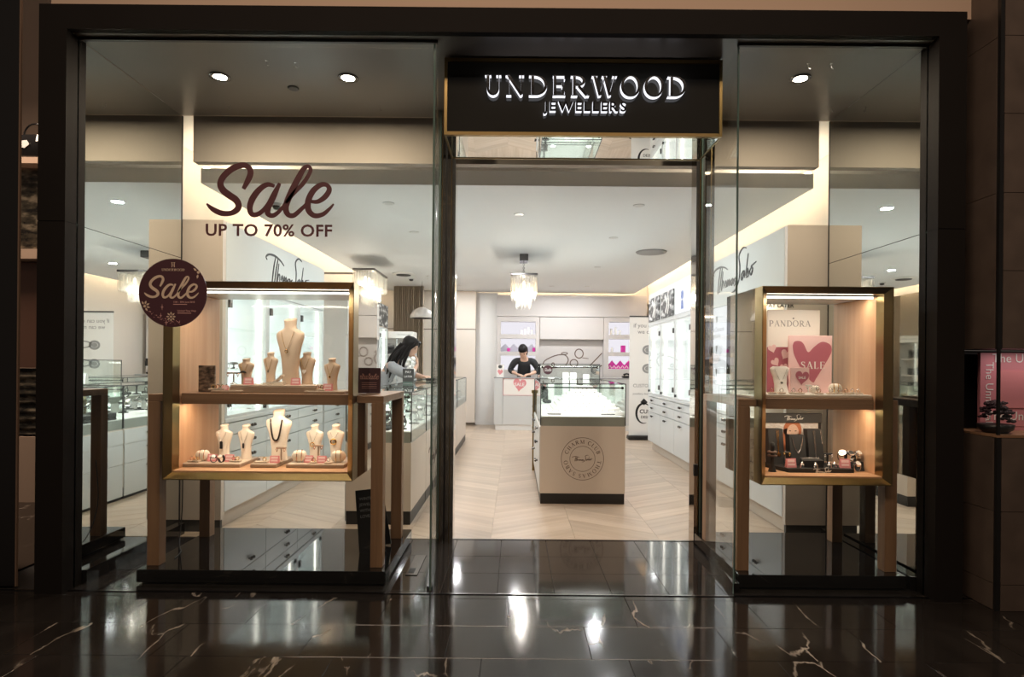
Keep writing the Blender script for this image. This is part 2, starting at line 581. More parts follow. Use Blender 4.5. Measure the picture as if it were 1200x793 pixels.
def smooth_path(pts, sub=6):
    """Catmull-Rom through tuples of any length"""
    out = []
    n = len(pts)
    for i in range(n - 1):
        p0, p1, p2, p3 = pts[max(i - 1, 0)], pts[i], pts[i + 1], pts[min(i + 2, n - 1)]
        for k in range(sub):
            t = k / sub
            out.append(tuple(0.5 * (2 * b + (c - a) * t + (2 * a - 5 * b + 4 * c - d) * t * t + (3 * b - a - 3 * c + d) * t ** 3)
                             for a, b, c, d in zip(p0, p1, p2, p3)))
    out.append(tuple(pts[-1]))
    return out


def mesh_from(mb, name, mats, loc=(0, 0, 0)):
    me = bpy.data.meshes.new(name)
    lx, ly, lz = loc
    me.from_pydata([(p[0] - lx, p[1] - ly, p[2] - lz) for p in mb.v], [], mb.f)
    for mt in (mats if isinstance(mats, (list, tuple)) else [mats]):
        me.materials.append(mt)
    me.polygons.foreach_set('material_index', mb.m)
    me.polygons.foreach_set('use_smooth', mb.s)
    me.update()
    return me


def tag(o, label=None, cat=None, group=None, kind=None):
    if label:
        o['label'] = label
    if cat:
        o['category'] = cat
    if group:
        o['group'] = group
    if kind:
        o['kind'] = kind
    return o


def thing(name, label, cat, loc=(0, 0, 0), group=None):
    o = bpy.data.objects.new(name, None)
    o.empty_display_size = 0.05
    COL.objects.link(o)
    o.location = loc
    return tag(o, label, cat, group)


def wloc(o):
    p = Vector((0, 0, 0))
    while o is not None:
        p += o.location
        o = o.parent
    return p


def part(name, mb, mats, parent=None, local=False, label=None, kind=None):
    """mesh object; MB in world coordinates unless local (then relative to the parent)"""
    loc = (0, 0, 0) if (local or parent is None) else tuple(wloc(parent))
    o = bpy.data.objects.new(name, mesh_from(mb, name, mats, loc))
    COL.objects.link(o)
    if parent is not None:
        o.parent = parent
    if label:
        o['label'] = label
    if kind:
        o['kind'] = kind
    return o


def solo(name, mb, mats, label, cat, group=None, loc=None):
    """a thing that is one mesh"""
    xs = [p[0] for p in mb.v]
    ys = [p[1] for p in mb.v]
    zs = [p[2] for p in mb.v]
    loc = loc or ((min(xs) + max(xs)) / 2, (min(ys) + max(ys)) / 2, min(zs))
    o = bpy.data.objects.new(name, mesh_from(mb, name, mats, loc))
    COL.objects.link(o)
    o.location = loc
    return tag(o, label, cat, group)


def struct(name, mb, mats, parent=None, label=None):
    o = part(name, mb, mats, parent)
    if parent is None:
        o['kind'] = 'structure'
    if label:
        o['label'] = label
    return o


def dup(root, loc, rotz=None, label=None, scale=None, group=None):
    r = root.copy()
    COL.objects.link(r)
    r.location = loc
    if rotz is not None:
        r.rotation_euler = (0, 0, rotz)
    if scale is not None:
        r.scale = (scale, scale, scale) if not isinstance(scale, tuple) else scale
    if label:
        r['label'] = label
    if group:
        r['group'] = group
    for ch in list(root.children):
        c = ch.copy()
        COL.objects.link(c)
        c.parent = r
        for g in ch.children:
            d = g.copy()
            COL.objects.link(d)
            d.parent = c
    return r


def X(u, y):
    return CX + (u - 604.0) * y / FPX


def Z(u, v, y):
    return CZ - (v - 0.0087 * (u - 600.0) - 426.0) * y / FPX


# ------------------------------------------------------------------ lettering
_txt_cache = {}


def text_mb(s, size, align='CENTER', fat=0.0, spacing=1.0, line=1.0):
    """plain sans lettering as flat outlines: list of (verts2d, faces)"""
    key = (s, align, fat, spacing, line)
    if key not in _txt_cache:
        cu = bpy.data.curves.new('lettering', 'FONT')
        cu.body = s
        cu.align_x = align
        cu.offset = fat
        cu.space_character = spacing
        cu.space_line = line
        cu.resolution_u = 3
        o = bpy.data.objects.new('lettering', cu)
        COL.objects.link(o)
        bpy.context.view_layer.update()
        me = bpy.data.meshes.new_from_object(o.evaluated_get(bpy.context.evaluated_depsgraph_get()))
        vs = [(v.co.x, v.co.y) for v in me.vertices]
        fs = [tuple(p.vertices) for p in me.polygons]
        bpy.data.objects.remove(o)
        bpy.data.curves.remove(cu)
        bpy.data.meshes.remove(me)
        _txt_cache[key] = (vs, fs)
    return _txt_cache[key]


def put_text(mb, fr, s, size, at=(0, 0), align='CENTER', fat=0.0, spacing=1.0, c=0.0012, line=1.0, mi=0, stretch=1.0):
    vs, fs = text_mb(s, size, align, fat, spacing, line)
    mb.add([fr(at[0] + x * size * stretch, at[1] + y * size, c) for x, y in vs], fs, mi)
    return mb


def arc(cx, cy, rx, ry, a0, a1, n=10):
    return [(cx + rx * math.cos(math.radians(a0 + (a1 - a0) * i / n)), cy + ry * math.sin(math.radians(a0 + (a1 - a0) * i / n))) for i in range(n + 1)]


T_, t_ = 0.17, 0.055


def _wl(path, wf):
    return path, [wf(i / (len(path) - 1)) for i in range(len(path))]


def _ser(x, y, w=0.30):
    return ([(x - w / 2, y + (0.022 if y < 0.5 else -0.022)), (x + w / 2, y + (0.022 if y < 0.5 else -0.022))], 0.044)


def _bow(x0, y0, y1, rx):
    """right-hand bowl from (x0,y1) round to (x0,y0): thin at the ends, thick at the side"""
    p = [(x0, y1 - t_ / 2)] + arc(x0 + 0.12, (y0 + y1) / 2, rx, (y1 - y0) / 2 - t_ / 2, 90, -90, 14) + [(x0, y0 + t_ / 2)]
    return _wl(p, lambda q: t_ + (T_ - t_) * max(0, math.sin(PI * q)) ** 1.5)


def _ring(cx, rx):
    p = arc(cx, 0.5, rx, 0.5, 0, 360, 28)[:-1]
    return p, [t_ + (T_ - t_) * abs(math.cos(2 * PI * i / len(p))) ** 1.2 for i in range(len(p))], True


def _glyphs():
    G = {}
    st = lambda x, w=T_, y0=0.0, y1=1.0: ([(x, y0), (x, y1)], w)
    G['U'] = (0.86, [st(.17, T_, .36), _wl([(.17, .38)] + arc(.43, .36, .26, .33, 180, 360, 12) + [(.69, .38)], lambda q: T_ + (t_ - T_) * q), st(.69, t_, .36), _ser(.17, 1), _ser(.69, 1, .24)])
    G['N'] = (0.96, [st(.16, t_), ([(.14, .98), (.78, .02)], T_ * 1.05), st(.78, t_), _ser(.11, 1, .22), _ser(.16, 0, .24), _ser(.78, 1, .24)])
    G['D'] = (0.92, [st(.2), _bow(.2, 0, 1, .52), _ser(.15, 1, .26), _ser(.15, 0, .26)])
    e = [st(.2), ([(.1, .975), (.68, .975)], .05), ([(.2, .52), (.55, .52)], .05), ([(.1, .025), (.7, .025)], .05), ([(.67, .80), (.67, 1.0)], .05), ([(.69, .0), (.69, .22)], .05), ([(.55, .42), (.55, .62)], .045)]
    G['E'] = (0.78, e)
    G['L'] = (0.74, [st(.2), ([(.1, .025), (.66, .025)], .05), ([(.65, .0), (.65, .24)], .05), _ser(.2, 1)])
    G['R'] = (0.90, [st(.2), _bow(.2, .47, 1, .34), ([(.40, .48), (.80, .02)], T_), _ser(.15, 1, .24), _ser(.2, 0), _ser(.82, 0, .2)])
    G['P'] = (0.80, [st(.2), _bow(.2, .43, 1, .38), _ser(.15, 1, .24), _ser(.2, 0)])
    G['B'] = (0.84, [st(.2), _bow(.2, .50, 1, .32), _bow(.2, 0, .54, .38), _ser(.13, 1, .2), _ser(.13, 0, .2)])
    G['W'] = (1.22, [([(.12, .98), (.38, .02)], T_), ([(.38, .03), (.62, .98)], t_), ([(.60, .98), (.86, .02)], T_), ([(.86, .03), (1.10, .98)], t_), _ser(.12, 1, .26), _ser(.60, 1, .24), _ser(1.10, 1, .22)])
    G['O'] = (0.98, [_ring(.49, .41)])
    G['A'] = (0.92, [([(.12, .02), (.46, 1.0)], t_), ([(.44, 1.0), (.80, .02)], T_), ([(.24, .34), (.66, .34)], .05), _ser(.12, 0, .22), _ser(.80, 0, .26)])
    cc = arc(.50, .5, .40, .48, 42, 318, 20)
    G['C'] = (0.86, [_wl(cc, lambda q: t_ + (T_ - t_) * math.sin(PI * q) ** 1.4), ([(.80, .72), (.80, .98)], .05), ([(.80, .10), (.80, .30)], .05)])
    G['H'] = (0.96, [st(.2), st(.76), ([(.2, .52), (.76, .52)], .05), _ser(.2, 1), _ser(.2, 0), _ser(.76, 1), _ser(.76, 0)])
    G['M'] = (1.10, [st(.15, t_), ([(.15, .98), (.54, .05)], T_), ([(.54, .05), (.92, .98)], t_), st(.92), _ser(.12, 1, .2), _ser(.15, 0, .24), _ser(.94, 1, .26), _ser(.92, 0)])
    G['T'] = (0.82, [st(.41), ([(.05, .975), (.77, .975)], .05), ([(.06, .78), (.06, 1.0)], .05), ([(.76, .78), (.76, 1.0)], .05), _ser(.41, 0)])
    ss = [(.58, .80), (.50, .93), (.34, .97), (.18, .88), (.16, .72), (.30, .58), (.50, .46), (.60, .30), (.54, .10), (.36, .025), (.20, .07), (.12, .22)]
    s2 = smooth_path(ss, 3)
    G['S'] = (0.72, [(s2, [t_ + (T_ - t_) * max(0, 1 - abs(i / (len(s2) - 1) - .5) * 2.6) for i in range(len(s2))]), ([(.60, .74), (.60, .98)], .045), ([(.11, .02), (.11, .28)], .045)])
    G['I'] = (0.40, [st(.2), _ser(.2, 1), _ser(.2, 0)])
    G[' '] = (0.42, [])
    return G


GLY = _glyphs()


def serif_width(s, space=0.06):
    return sum(GLY[ch][0] + space for ch in s) - space


def put_serif(mb, fr, s, h, at=(0, 0), c0=0.0, c1=0.0012, space=0.06, mi=0, smi=None, weight=1.0):
    x = at[0] - serif_width(s, space) * h / 2
    for ch in s:
        adv, strokes = GLY[ch]
        for i_, k in enumerate(strokes):
            p, w = k[0], k[1]
            ww = [q * h * weight for q in w] if isinstance(w, (list, tuple)) else w * h * weight
            mb.ribbon(fr, [(x + a * h, at[1] + b * h) for a, b in p], ww, c0 - .00005 * i_, c1 + .00006 * i_, mi, smi, len(k) > 2)
        x += (adv + space) * h
    return mb


# brush script word, centre lines and widths on a 1000 wide drawing (y up)
SALE = [
    [(115, -405, 14), (160, -445, 38), (230, -478, 44), (300, -480, 40), (350, -455, 48), (368, -418, 50), (345, -372, 54), (290, -335, 56), (242, -295, 54), (222, -245, 50), (245, -190, 50), (300, -137, 50), (360, -107, 48), (415, -100, 44), (452, -125, 44), (458, -170, 48), (436, -225, 44), (404, -286, 30)],
    [(650, -262, 26), (592, -250, 38), (530, -290, 46), (478, -360, 50), (456, -430, 46), (470, -482, 40), (512, -487, 38), (565, -450, 34), (625, -370, 38), (686, -250, 30)],
    [(690, -238, 24), (645, -335, 48), (602, -430, 48), (600, -480, 42), (640, -494, 36), (690, -458, 30), (745, -385, 24)],
    [(740, -395, 24), (800, -318, 32), (880, -232, 34), (932, -140, 30), (916, -102, 26), (880, -122, 38), (830, -210, 48), (772, -330, 50), (740, -425, 48), (756, -482, 42), (802, -492, 38), (862, -442, 32), (935, -370, 24)],
    [(935, -380, 24), (992, -381, 34), (1050, -342, 42), (1082, -288, 40), (1062, -250, 34), (1012, -250, 40), (952, -300, 46), (916, -380, 48), (920, -450, 46), (966, -492, 40), (1030, -482, 34), (1080, -442, 26), (1118, -398, 12)],
]


def put_sale(mb, fr, width, at=(0, 0), c=0.0012, mi=0):
    k = width / 1003.0
    for i_, st in enumerate(SALE):
        p = smooth_path(st, 5)
        mb.ribbon(fr, [(at[0] + (x - 616) * k, at[1] + (y + 295) * k) for x, y, w in p], [max(w, 4) * k for x, y, w in p], -0.0001 * i_, c + 0.00025 * i_, mi)
    return mb


SIGNATURE = [
    [(.02, .60), (.00, .66), (.06, .74), (.18, .76), (.30, .70), (.37, .62)],
    [(.19, .74), (.15, .45), (.12, .10)], [(.24, .72), (.20, .42), (.17, .12)],
    [(.26, .62), (.23, .30), (.22, .16), (.25, .34), (.28, .36), (.28, .20)],
    [(.31, .24), (.33, .36), (.35, .24), (.32, .20)], [(.37, .20), (.38, .36), (.41, .22), (.42, .36), (.45, .20)],
    [(.50, .36), (.46, .30), (.48, .20), (.51, .34), (.52, .20)], [(.57, .36), (.54, .30), (.57, .22), (.53, .16)],
    [(.80, .92), (.72, .96), (.64, .82), (.66, .56), (.64, .26), (.56, .06), (.48, .02)],
    [(.74, .44), (.69, .34), (.71, .24), (.76, .42), (.76, .26)], [(.84, .78), (.79, .30), (.83, .44), (.84, .28), (.79, .26)],
    [(.91, .44), (.87, .36), (.90, .28), (.93, .40), (.90, .46), (1.0, .52)],
]


def put_signature(mb, fr, width, at=(0, 0), w=0.016, c=0.0012, mi=0):
    for i_, st in enumerate(SIGNATURE):
        p = smooth_path(st, 4)
        n = len(p)
        mb.ribbon(fr, [(at[0] + (x - .5) * width, at[1] + (y - .45) * width * .36) for x, y in p],
                  [w * width * (0.45 + 0.9 * math.sin(PI * (i + .5) / n)) for i in range(n)], -0.00005 * i_, c + 0.00008 * i_, mi)
    return mb


def heart(w, h, tilt=0.0, n=36):
    pts = []
    for i in range(n):
        t = 2 * PI * i / n
        x = 16 * math.sin(t) ** 3 / 32 * w
        y = (13 * math.cos(t) - 5 * math.cos(2 * t) - 2 * math.cos(3 * t) - math.cos(4 * t) + 2.5) / 29 * h
        ca, sa = math.cos(tilt), math.sin(tilt)
        pts.append((x * ca - y * sa, x * sa + y * ca))
    return pts


def flat_heart(mb, fr, at, w, h, tilt, c, mi=0):
    mb.poly(fr, [(at[0] + x, at[1] + y) for x, y in heart(w, h, tilt)], 0.0, c, mi)
    return mb

# ------------------------------------------------------------------ the setting
YF, YG = 3.06, 3.14          # frame front, window glass
XM = 2.24                    # the mirrored cheeks of the shop window
XU = 1.98                    # front of the wall units
ZC = 2.60                    # shop ceiling
ZS = 2.895                   # dark soffit over the window
ENT = ((-0.345, -0.43), (1.235, 1.325))   # entrance cheeks: x at the front, x at the back
YE = 4.06                    # back of the entrance

# mall floor: marble tiles
mb = MB()
mb.box(-6, 7, -3.0, 1.83, -0.05, 0.0, 1)
mb.box(-6, 7, 1.83, 4.07, -0.06, -0.012, 0)
mb.box(-6, -2.75, 3.10, 8.0, -0.05, 0.0, 1)
mb.box(2.95, 7, 3.10, 4.07, -0.05, 0.0, 1)
floor = struct('floor', mb, [M['floor_joint'], M['marble']])


def marble_tile(x0, x1, y0, y1, mat, parent=floor):
    t = MB().bbox(x0 + .0012, x1 - .0012, y0 + .0012, y1 - .0012, -0.012, 0.0, 0.0008)
    return part('marble_tile', t, M[mat], parent)


rows = [(2.73, 3.045, -2.95), (2.43, 2.73, -3.2), (2.13, 2.43, -3.05), (1.83, 2.13, -3.3)]
for y0, y1, xs in rows:
    x = xs
    while x < 3.4:
        marble_tile(x, x + .6, y0, y1, 'marble')
        x += .6
x = -2.95
while x < 3.2:
    marble_tile(x, x + .6, 3.045, 3.098, 'marble')
    x += .6
for r, (y0, y1) in enumerate(((3.112, 3.42), (3.42, 3.72), (3.72, 4.07))):
    x = -.606
    for k in range(7):
        marble_tile(x, x + .30, y0, y1, 'marble_plain')
        x += .30
    for xs in (-2.406, 1.494):
        for k in range(6 if xs < 0 else 3):
            w = .30 if xs < 0 else .32
            marble_tile(xs + k * w, xs + (k + 1) * w, y0, y1, 'marble_plain')

mb = MB()
mb.box(-2.75, 2.95, 3.098, 3.112, -0.01, 0.004)
struct('trim_1', mb, M['chrome_dark'], None, 'dark metal strip along the threshold')
mb = MB()
mb.box(-.44, 1.335, 4.066, 4.082, -0.02, 0.003)
struct('trim_2', mb, M['chrome_dark'])

# oak floor laid in chevrons
mb = MB()
mb.box(-2.75, 2.75, 4.082, 12.1, -0.06, -0.010)
oak = struct('floor.001', mb, M['oak_joint'])
CW, PW = 0.58, 0.20
planks = []
x_first = -2.40
for c in range(9):
    x0 = x_first + c * CW
    x1 = x0 + CW
    up = 1 if c % 2 == 0 else -1
    y = 3.4
    while y < 12.6:
        dy = CW * 0.62 * up
        q = [(x0, y), (x1, y + dy), (x1, y + dy + PW), (x0, y + PW)]
        planks.append((q, (q[0][1] + q[2][1]) / 2))
        y += PW


def clip_y(q, ylo, yhi):
    for lim, sgn in ((ylo, 1), (yhi, -1)):
        out = []
        for i in range(len(q)):
            a, b = q[i], q[(i + 1) % len(q)]
            ia, ib = sgn * (a[1] - lim) >= 0, sgn * (b[1] - lim) >= 0
            if ia:
                out.append(a)
            if ia != ib:
                t = (lim - a[1]) / (b[1] - a[1])
                out.append((a[0] + t * (b[0] - a[0]), lim))
        q = out
        if len(q) < 3:
            return []
    return q


planks.sort(key=lambda p: p[1])
far = MB()
count = 0
for q, yc in planks:
    g = .0009
    cx_ = sum(p[0] for p in q) / 4
    q = [(p[0] + (g if p[0] < cx_ else -g), p[1] + (g if i in (0, 1) else -g)) for i, p in enumerate(q)]
    q = clip_y(q, 4.083, 11.95)
    if not q:
        continue
    t = MB()
    t.add([(p[0], p[1], 0.0) for p in q] + [(p[0], p[1], -.012) for p in q],
          [tuple(range(len(q)))] + [(i, len(q) + i, len(q) + (i + 1) % len(q), (i + 1) % len(q)) for i in range(len(q))])
    if count < 296:
        o = part('plank', t, M['oak_a'], oak, local=True)
        # grain follows the plank: turn the object so that its own y axis runs along it
        a = math.atan2(q[1][1] - q[0][1], q[1][0] - q[0][0]) if len(q) == 4 else 0
        count += 1
        cxm = Vector((sum(p[0] for p in q) / len(q), sum(p[1] for p in q) / len(q), 0))
        sl = 0.62 * (1 if int(round((min(p[0] for p in q) - x_first) / CW)) % 2 == 0 else -1)
        ang = math.atan2(1, sl) - PI / 2
        ang = math.atan(sl) - PI / 2
        R = Matrix.Translation(cxm) @ Matrix.Rotation(ang, 4, 'Z')
        o.data.transform(R.inverted())
        o.location = cxm
        o.rotation_euler = (0, 0, ang)
    else:
        far.join(t)
part('plank', far, M['oak_a'], oak, kind='stuff')

# walls and ceilings of the shop
struct('wall_left', MB().box(-2.82, -2.72, 4.26, 12.1, 0, 3.0), M['cream'])
struct('wall_right', MB().box(2.72, 2.82, 4.26, 12.1, 0, 3.0), M['cream'])
struct('wall_back', MB().box(-2.82, 2.82, 12.0, 12.1, 0, 3.0), M['cream'])
mb = MB().box(-2.41, 2.41, 4.70, 11.78, ZC, ZC + .115)
ceiling = struct('ceiling', mb, M['ceiling'])
struct('ceiling.001', MB().box(-2.82, 2.82, 4.12, 12.1, 3.0, 3.05), M['white_matt'])
struct('ceiling.002', MB().box(-XM, XM, 3.10, 4.12, ZS, ZS + .12), M['dark_ceiling'])
struct('trim_3', MB().box(-2.20, 2.20, 4.20, 4.27, ZC, 3.0), M['bulkhead'], None, 'beige bulkhead behind the window soffit')
struct('trim_4', MB().box(-2.36, 2.36, 4.12, 4.135, ZS, 3.0), M['bulkhead'])
# cove lights lying on the edge of the ceiling slab
for i, (x0, x1, y0, y1) in enumerate(((-2.40, -2.37, 4.72, 11.76), (2.37, 2.40, 4.72, 11.76), (-2.36, 2.36, 11.73, 11.76))):
    t = thing('cove_light', ['warm cove light strip above the ceiling edge along the wall behind the wide gold case',
                             'warm cove light strip above the ceiling edge over the tall banner',
                             'warm cove light strip above the ceiling edge along the back wall'][i], 'light', ((x0 + x1) / 2, (y0 + y1) / 2, ZC + .115))
    part('strip', MB().box(x0, x1, y0, y1, ZC + .118, ZC + .135), M['cove_led'], t)
    part('channel', MB().box(x0 - .004, x1 + .004, y0, y1, ZC + .115, ZC + .118), M['white_matt'], t)

# facade frame
mb = MB()
for s in (-1, 1):
    mb.box(s * 2.236, s * 2.378, YF, YG + .06, 1.912, 3.023)
    mb.box(s * 2.236, s * 2.378, YF, YG + .06, 0, 1.908)
    mb.box(s * 2.2375, s * 2.376, YF + .003, YG + .058, 1.907, 1.913)
mb.box(-2.236, 2.236, YF, YG + .06, 2.896, 3.023)
struct('trim_5', mb, M['frame'], None, 'dark bronze metal frame around the shopfront')
# black skirting of the mirrored cheeks
for i, s in enumerate((-1, 1)):
    mb = MB().box(s * (XM - .03), s * (XM + .02), YG + .062, 4.15, 0, .075)
    struct('baseboard_' + ('left', 'right')[i], mb, M['black_gloss'])
    t = thing('mirror', ('tall mirror wall of the window beside the round burgundy sale sign', 'tall mirror wall of the window beside the pink heart sale posters')[i], 'mirror', (s * XM, 3.65, .075))
    part('mirror_panel', MB().box(s * XM, s * (XM + .012), YG + .062, 4.13, .075, 1.909), M['mirror'], t)
    part('mirror_panel', MB().box(s * XM, s * (XM + .012), YG + .062, 4.13, 1.913, 2.893), M['mirror'], t)
    part('joint', MB().box(s * (XM + .002), s * (XM + .012), YG + .062, 4.13, 1.909, 1.913), M['black'], t)
    part('edge_trim', MB().box(s * (XM - .002), s * (XM + .02), 4.13, 4.142, .0, 2.893), M['black'], t)

# window glass: two fronts, two entrance cheeks with a stepped return
def pane(name, quad, z0, z1, th=.010):
    (x0, y0), (x1, y1) = quad
    d = Vector((x1 - x0, y1 - y0, 0)).normalized()
    n = Vector((-d.y, d.x, 0)) * th
    a, b = Vector((x0, y0, 0)), Vector((x1, y1, 0))
    P = [a, b, b + n, a + n]
    vs = [(p.x, p.y, z0) for p in P] + [(p.x, p.y, z1) for p in P]
    m = MB()
    m.add(vs, [(0, 1, 5, 4), (2, 3, 7, 6)], 0)
    m.add(vs, [(1, 2, 6, 5), (3, 0, 4, 7)], 1)
    return struct(name, m, [M['glass'], M['glass_edge']])


w1 = pane('window_1', ((-2.236, YG), (ENT[0][0], YG)), .0, 2.893)
w2 = pane('window_2', ((ENT[1][0], YG), (2.236, YG)), .0, 2.893)
w3 = pane('window_3', ((ENT[0][0] - .012, YG + .012), (ENT[0][1], YE - .06)), .0, 2.893)
w4 = pane('window_4', ((ENT[1][0] + .012, YG + .012), (ENT[1][1], YE - .06)), .0, 2.893)
mb = MB().box(-2.236, ENT[0][0], YG - .004, YG + .014, 2.881, 2.895)
mb.box(ENT[1][0], 2.236, YG - .004, YG + .014, 2.881, 2.895)
struct('trim_6', mb, M['black'])
# kick channels below the entrance cheeks
for i, (a, b) in enumerate(ENT):
    s = -1 if i == 0 else 1
    m = MB()
    vs = [(a - s * .0, YG + .012, 0), (a + s * .035, YG + .012, 0), (b + s * .035, YE - .06, 0), (b, YE - .06, 0)]
    vs = vs + [(p[0], p[1], .022 if i == 0 else .05) for p in vs]
    m.add(vs, [(0, 3, 2, 1), (4, 5, 6, 7), (0, 1, 5, 4), (1, 2, 6, 5), (2, 3, 7, 6), (3, 0, 4, 7)])
    struct('trim_%d' % (7 + i), m, M['chrome_dark'] if i == 0 else M['black_gloss'])

# polished posts at the back of the entrance
for i, (xa, xb) in enumerate(((-.445, -.338), (1.230 + .058, 1.405))):
    t = thing('door_post', ['polished bronze mirror post of the entrance beside the jewellery bust display', 'polished bronze mirror post of the entrance near the pink sale posters'][i], 'post', ((xa + xb) / 2, YE, 0))
    m = MB().box(xa, xb, YE - .05, YE + .05, 0, 2.893)
    part('post_core', m, M['bronze_mirror'], t)
    xm = xa + .052 if i == 0 else xa + .045
    part('groove', MB().box(xm - .006, xm + .006, YE - .054, YE - .0495, 0.0, 2.893), M['black'], t)
    xe = xb if i == 0 else xa
    part('edge_trim', MB().box(xe - .006, xe + .006, YE - .056, YE + .056, 0, 2.893), M['steel'], t)
    for xo in (xa + .022, xb - .022):
        part('edge_trim', MB().box(xo - .002, xo + .002, YE - .053, YE - .0495, 0, 2.893), M['brass'], t)
    if i == 1:
        part('lock_box', MB().bbox(xa - .012, xa + .016, YE - .075, YE - .05, .46, .54, .003), M['black'], t)
# floor spring plate and track
t = thing('floor_spring', 'small steel floor plate beside the black window plinth', 'floor plate', (X(489, 3.5), 3.5, 0))
part('cover_plate', MB().bbox(X(478, 3.4), X(492, 3.4), 3.37, 3.72, 0, .004, .001), M['chrome_dark'], t)
part('slot', MB().box(X(480, 3.4), X(487, 3.4), 3.40, 3.48, .004, .0045), M['black'], t)

# fascia above, neighbours either side
struct('wall_front', MB().box(-2.378, 2.7, 3.14, 3.40, 3.03, 4.6), M['mall_wall'])
struct('trim_9', MB().box(-8, -2.84, 7.4, 7.5, 0, 9.0), M['mall_wall'])
m = MB()
q = [(-3.0, 3.16), (X(20, 3.16), 3.16), (X(19, 3.5), 3.5), (-3.3, 3.5)]
m.add([(a, b, 0) for a, b in q] + [(a, b, 4.6) for a, b in q], [(3, 2, 1, 0), (4, 5, 6, 7), (0, 1, 5, 4), (1, 2, 6, 5), (2, 3, 7, 6), (3, 0, 4, 7)])
struct('trim_10', m, M['black'])
struct('trim_11', MB().box(X(20.2, 3.16), X(21.8, 3.16), 3.156, 3.168, 0, 4.6), pmat('dull copper edge', (0.20, 0.13, 0.09), 0.4))
for s, nm in ((-1, 'wall_left.001'), (1, 'wall_right.001')):
    struct(nm, MB().box(s * 2.403, s * 2.42, 3.21, 4.26, 0, 3.0), M['black'])
    struct(nm, MB().box(s * 2.42, s * 2.82, 4.245, 4.26, 0, 3.0), M['black'])

# sign over the entrance
SX0, SX1, SY0, SY1, SZ0, SZ1 = -.327, 1.207, 3.30, 3.68, 2.462, 2.888
t = thing('shop_sign', 'black gloss sign box with illuminated shop name over the entrance', 'sign', ((SX0 + SX1) / 2, SY0, SZ0))
part('sign_body', MB().box(SX0 + .004, SX1 - .004, SY0 + .012, SY1 - .004, SZ0 + .006, SZ1), M['black'], t)
part('sign_face', MB().box(SX0 + .016, SX1 - .016, SY0 + .002, SY0 + .012, SZ0 + .016, SZ1 - .024), M['black_glass'], t)
part('mirror_underside', MB().box(SX0 + .012, SX1 - .012, SY0 + .012, SY1 - .008, SZ0, SZ0 + .006), M['mirror'], t)
mb = MB()
mb.box(SX0, SX1, SY0 - .006, SY0 + .02, SZ1 - .024, SZ1 - .004)
mb.box(SX0, SX1, SY0 - .006, SY0 + .02, SZ0 - .002, SZ0 + .016)
for xa in (SX0, SX1 - .016):
    mb.box(xa, xa + .016, SY0 - .006, SY0 + .02, SZ0 + .016, SZ1 - .024)
mb.box(SX0, SX1, SY1 - .010, SY1, SZ0 - .004, SZ0 + .016)
for xa in (SX0, SX1 - .010):
    mb.box(xa, xa + .010, SY0 + .02, SY1 - .01, SZ0 - .003, SZ0 + .010)
part('brass_edge', mb, M['brass'], t)
ff = Fr(((SX0 + SX1) / 2 + .008, SY0 + .002, 0))
letters = 'UNDERWOOD'
hh = .112
wtot = 1.105
sp = (wtot / hh - sum(GLY[c][0] for c in letters)) / (len(letters) - 1)
x = -wtot / 2
zb = 2.667
for chh in letters:
    adv, strokes = GLY[chh]
    m = MB()
    for k in strokes:
        w = [q * hh * .8 for q in k[1]] if isinstance(k[1], (list, tuple)) else k[1] * hh * .8
        m.ribbon(ff, [(x + a * hh, zb + b * hh) for a, b in k[0]], w, .004, .036 + .0002 * strokes.index(k), 0, 1, len(k) > 2)
    part('letter', m, [M['sign_face'], M['sign_light']], t)
    x += (adv + sp) * hh
vs, fs = None, None
x = -.229
for chh in 'JEWELLERS':
    v2, f2 = text_mb(chh, 1, 'LEFT', .018)
    wch = max(p[0] for p in v2) - min(p[0] for p in v2)
    k = .076
    m = MB()
    x0 = min(p[0] for p in v2)
    pts = [(x + (p[0] - x0) * k, 2.587 + p[1] * k) for p in v2]
    m.add([ff(a, b, .030) for a, b in pts], f2, 0)
    edges = {}
    for f in f2:
        for i in range(len(f)):
            e = (f[i], f[(i + 1) % len(f)])
            if (e[1], e[0]) in edges:
                edges.pop((e[1], e[0]))
            else:
                edges[e] = 1
    for a, b in edges:
        m.add([ff(*pts[a], .030), ff(*pts[b], .030), ff(*pts[b], .004), ff(*pts[a], .004)], [(1, 0, 3, 2)], 1)
    part('letter', m, [M['sign_face'], M['sign_light']], t)
    x += wch * k + .0135

# lamps in the dark soffit
def soffit_lamp(x, y, label):
    t = thing('downlight', label, 'light', (x, y, ZS), 'downlights in the window soffit')
    part('trim_ring', MB().lathe([(.043, -.004), (.058, -.006), (.060, 0), (.043, 0)], (x, y, ZS), 24), M['chrome_dark'], t)
    part('lamp_face', MB().lathe([(.001, -.0015), (.036, -.0015), (.042, -.0005)], (x, y, ZS - .003), 20), M['lamp_disc'], t)
    area_light('downlight_beam', (x, y, ZS - .012), .07, DOWNLIGHT, (1.0, .82, .62), shape='DISK')


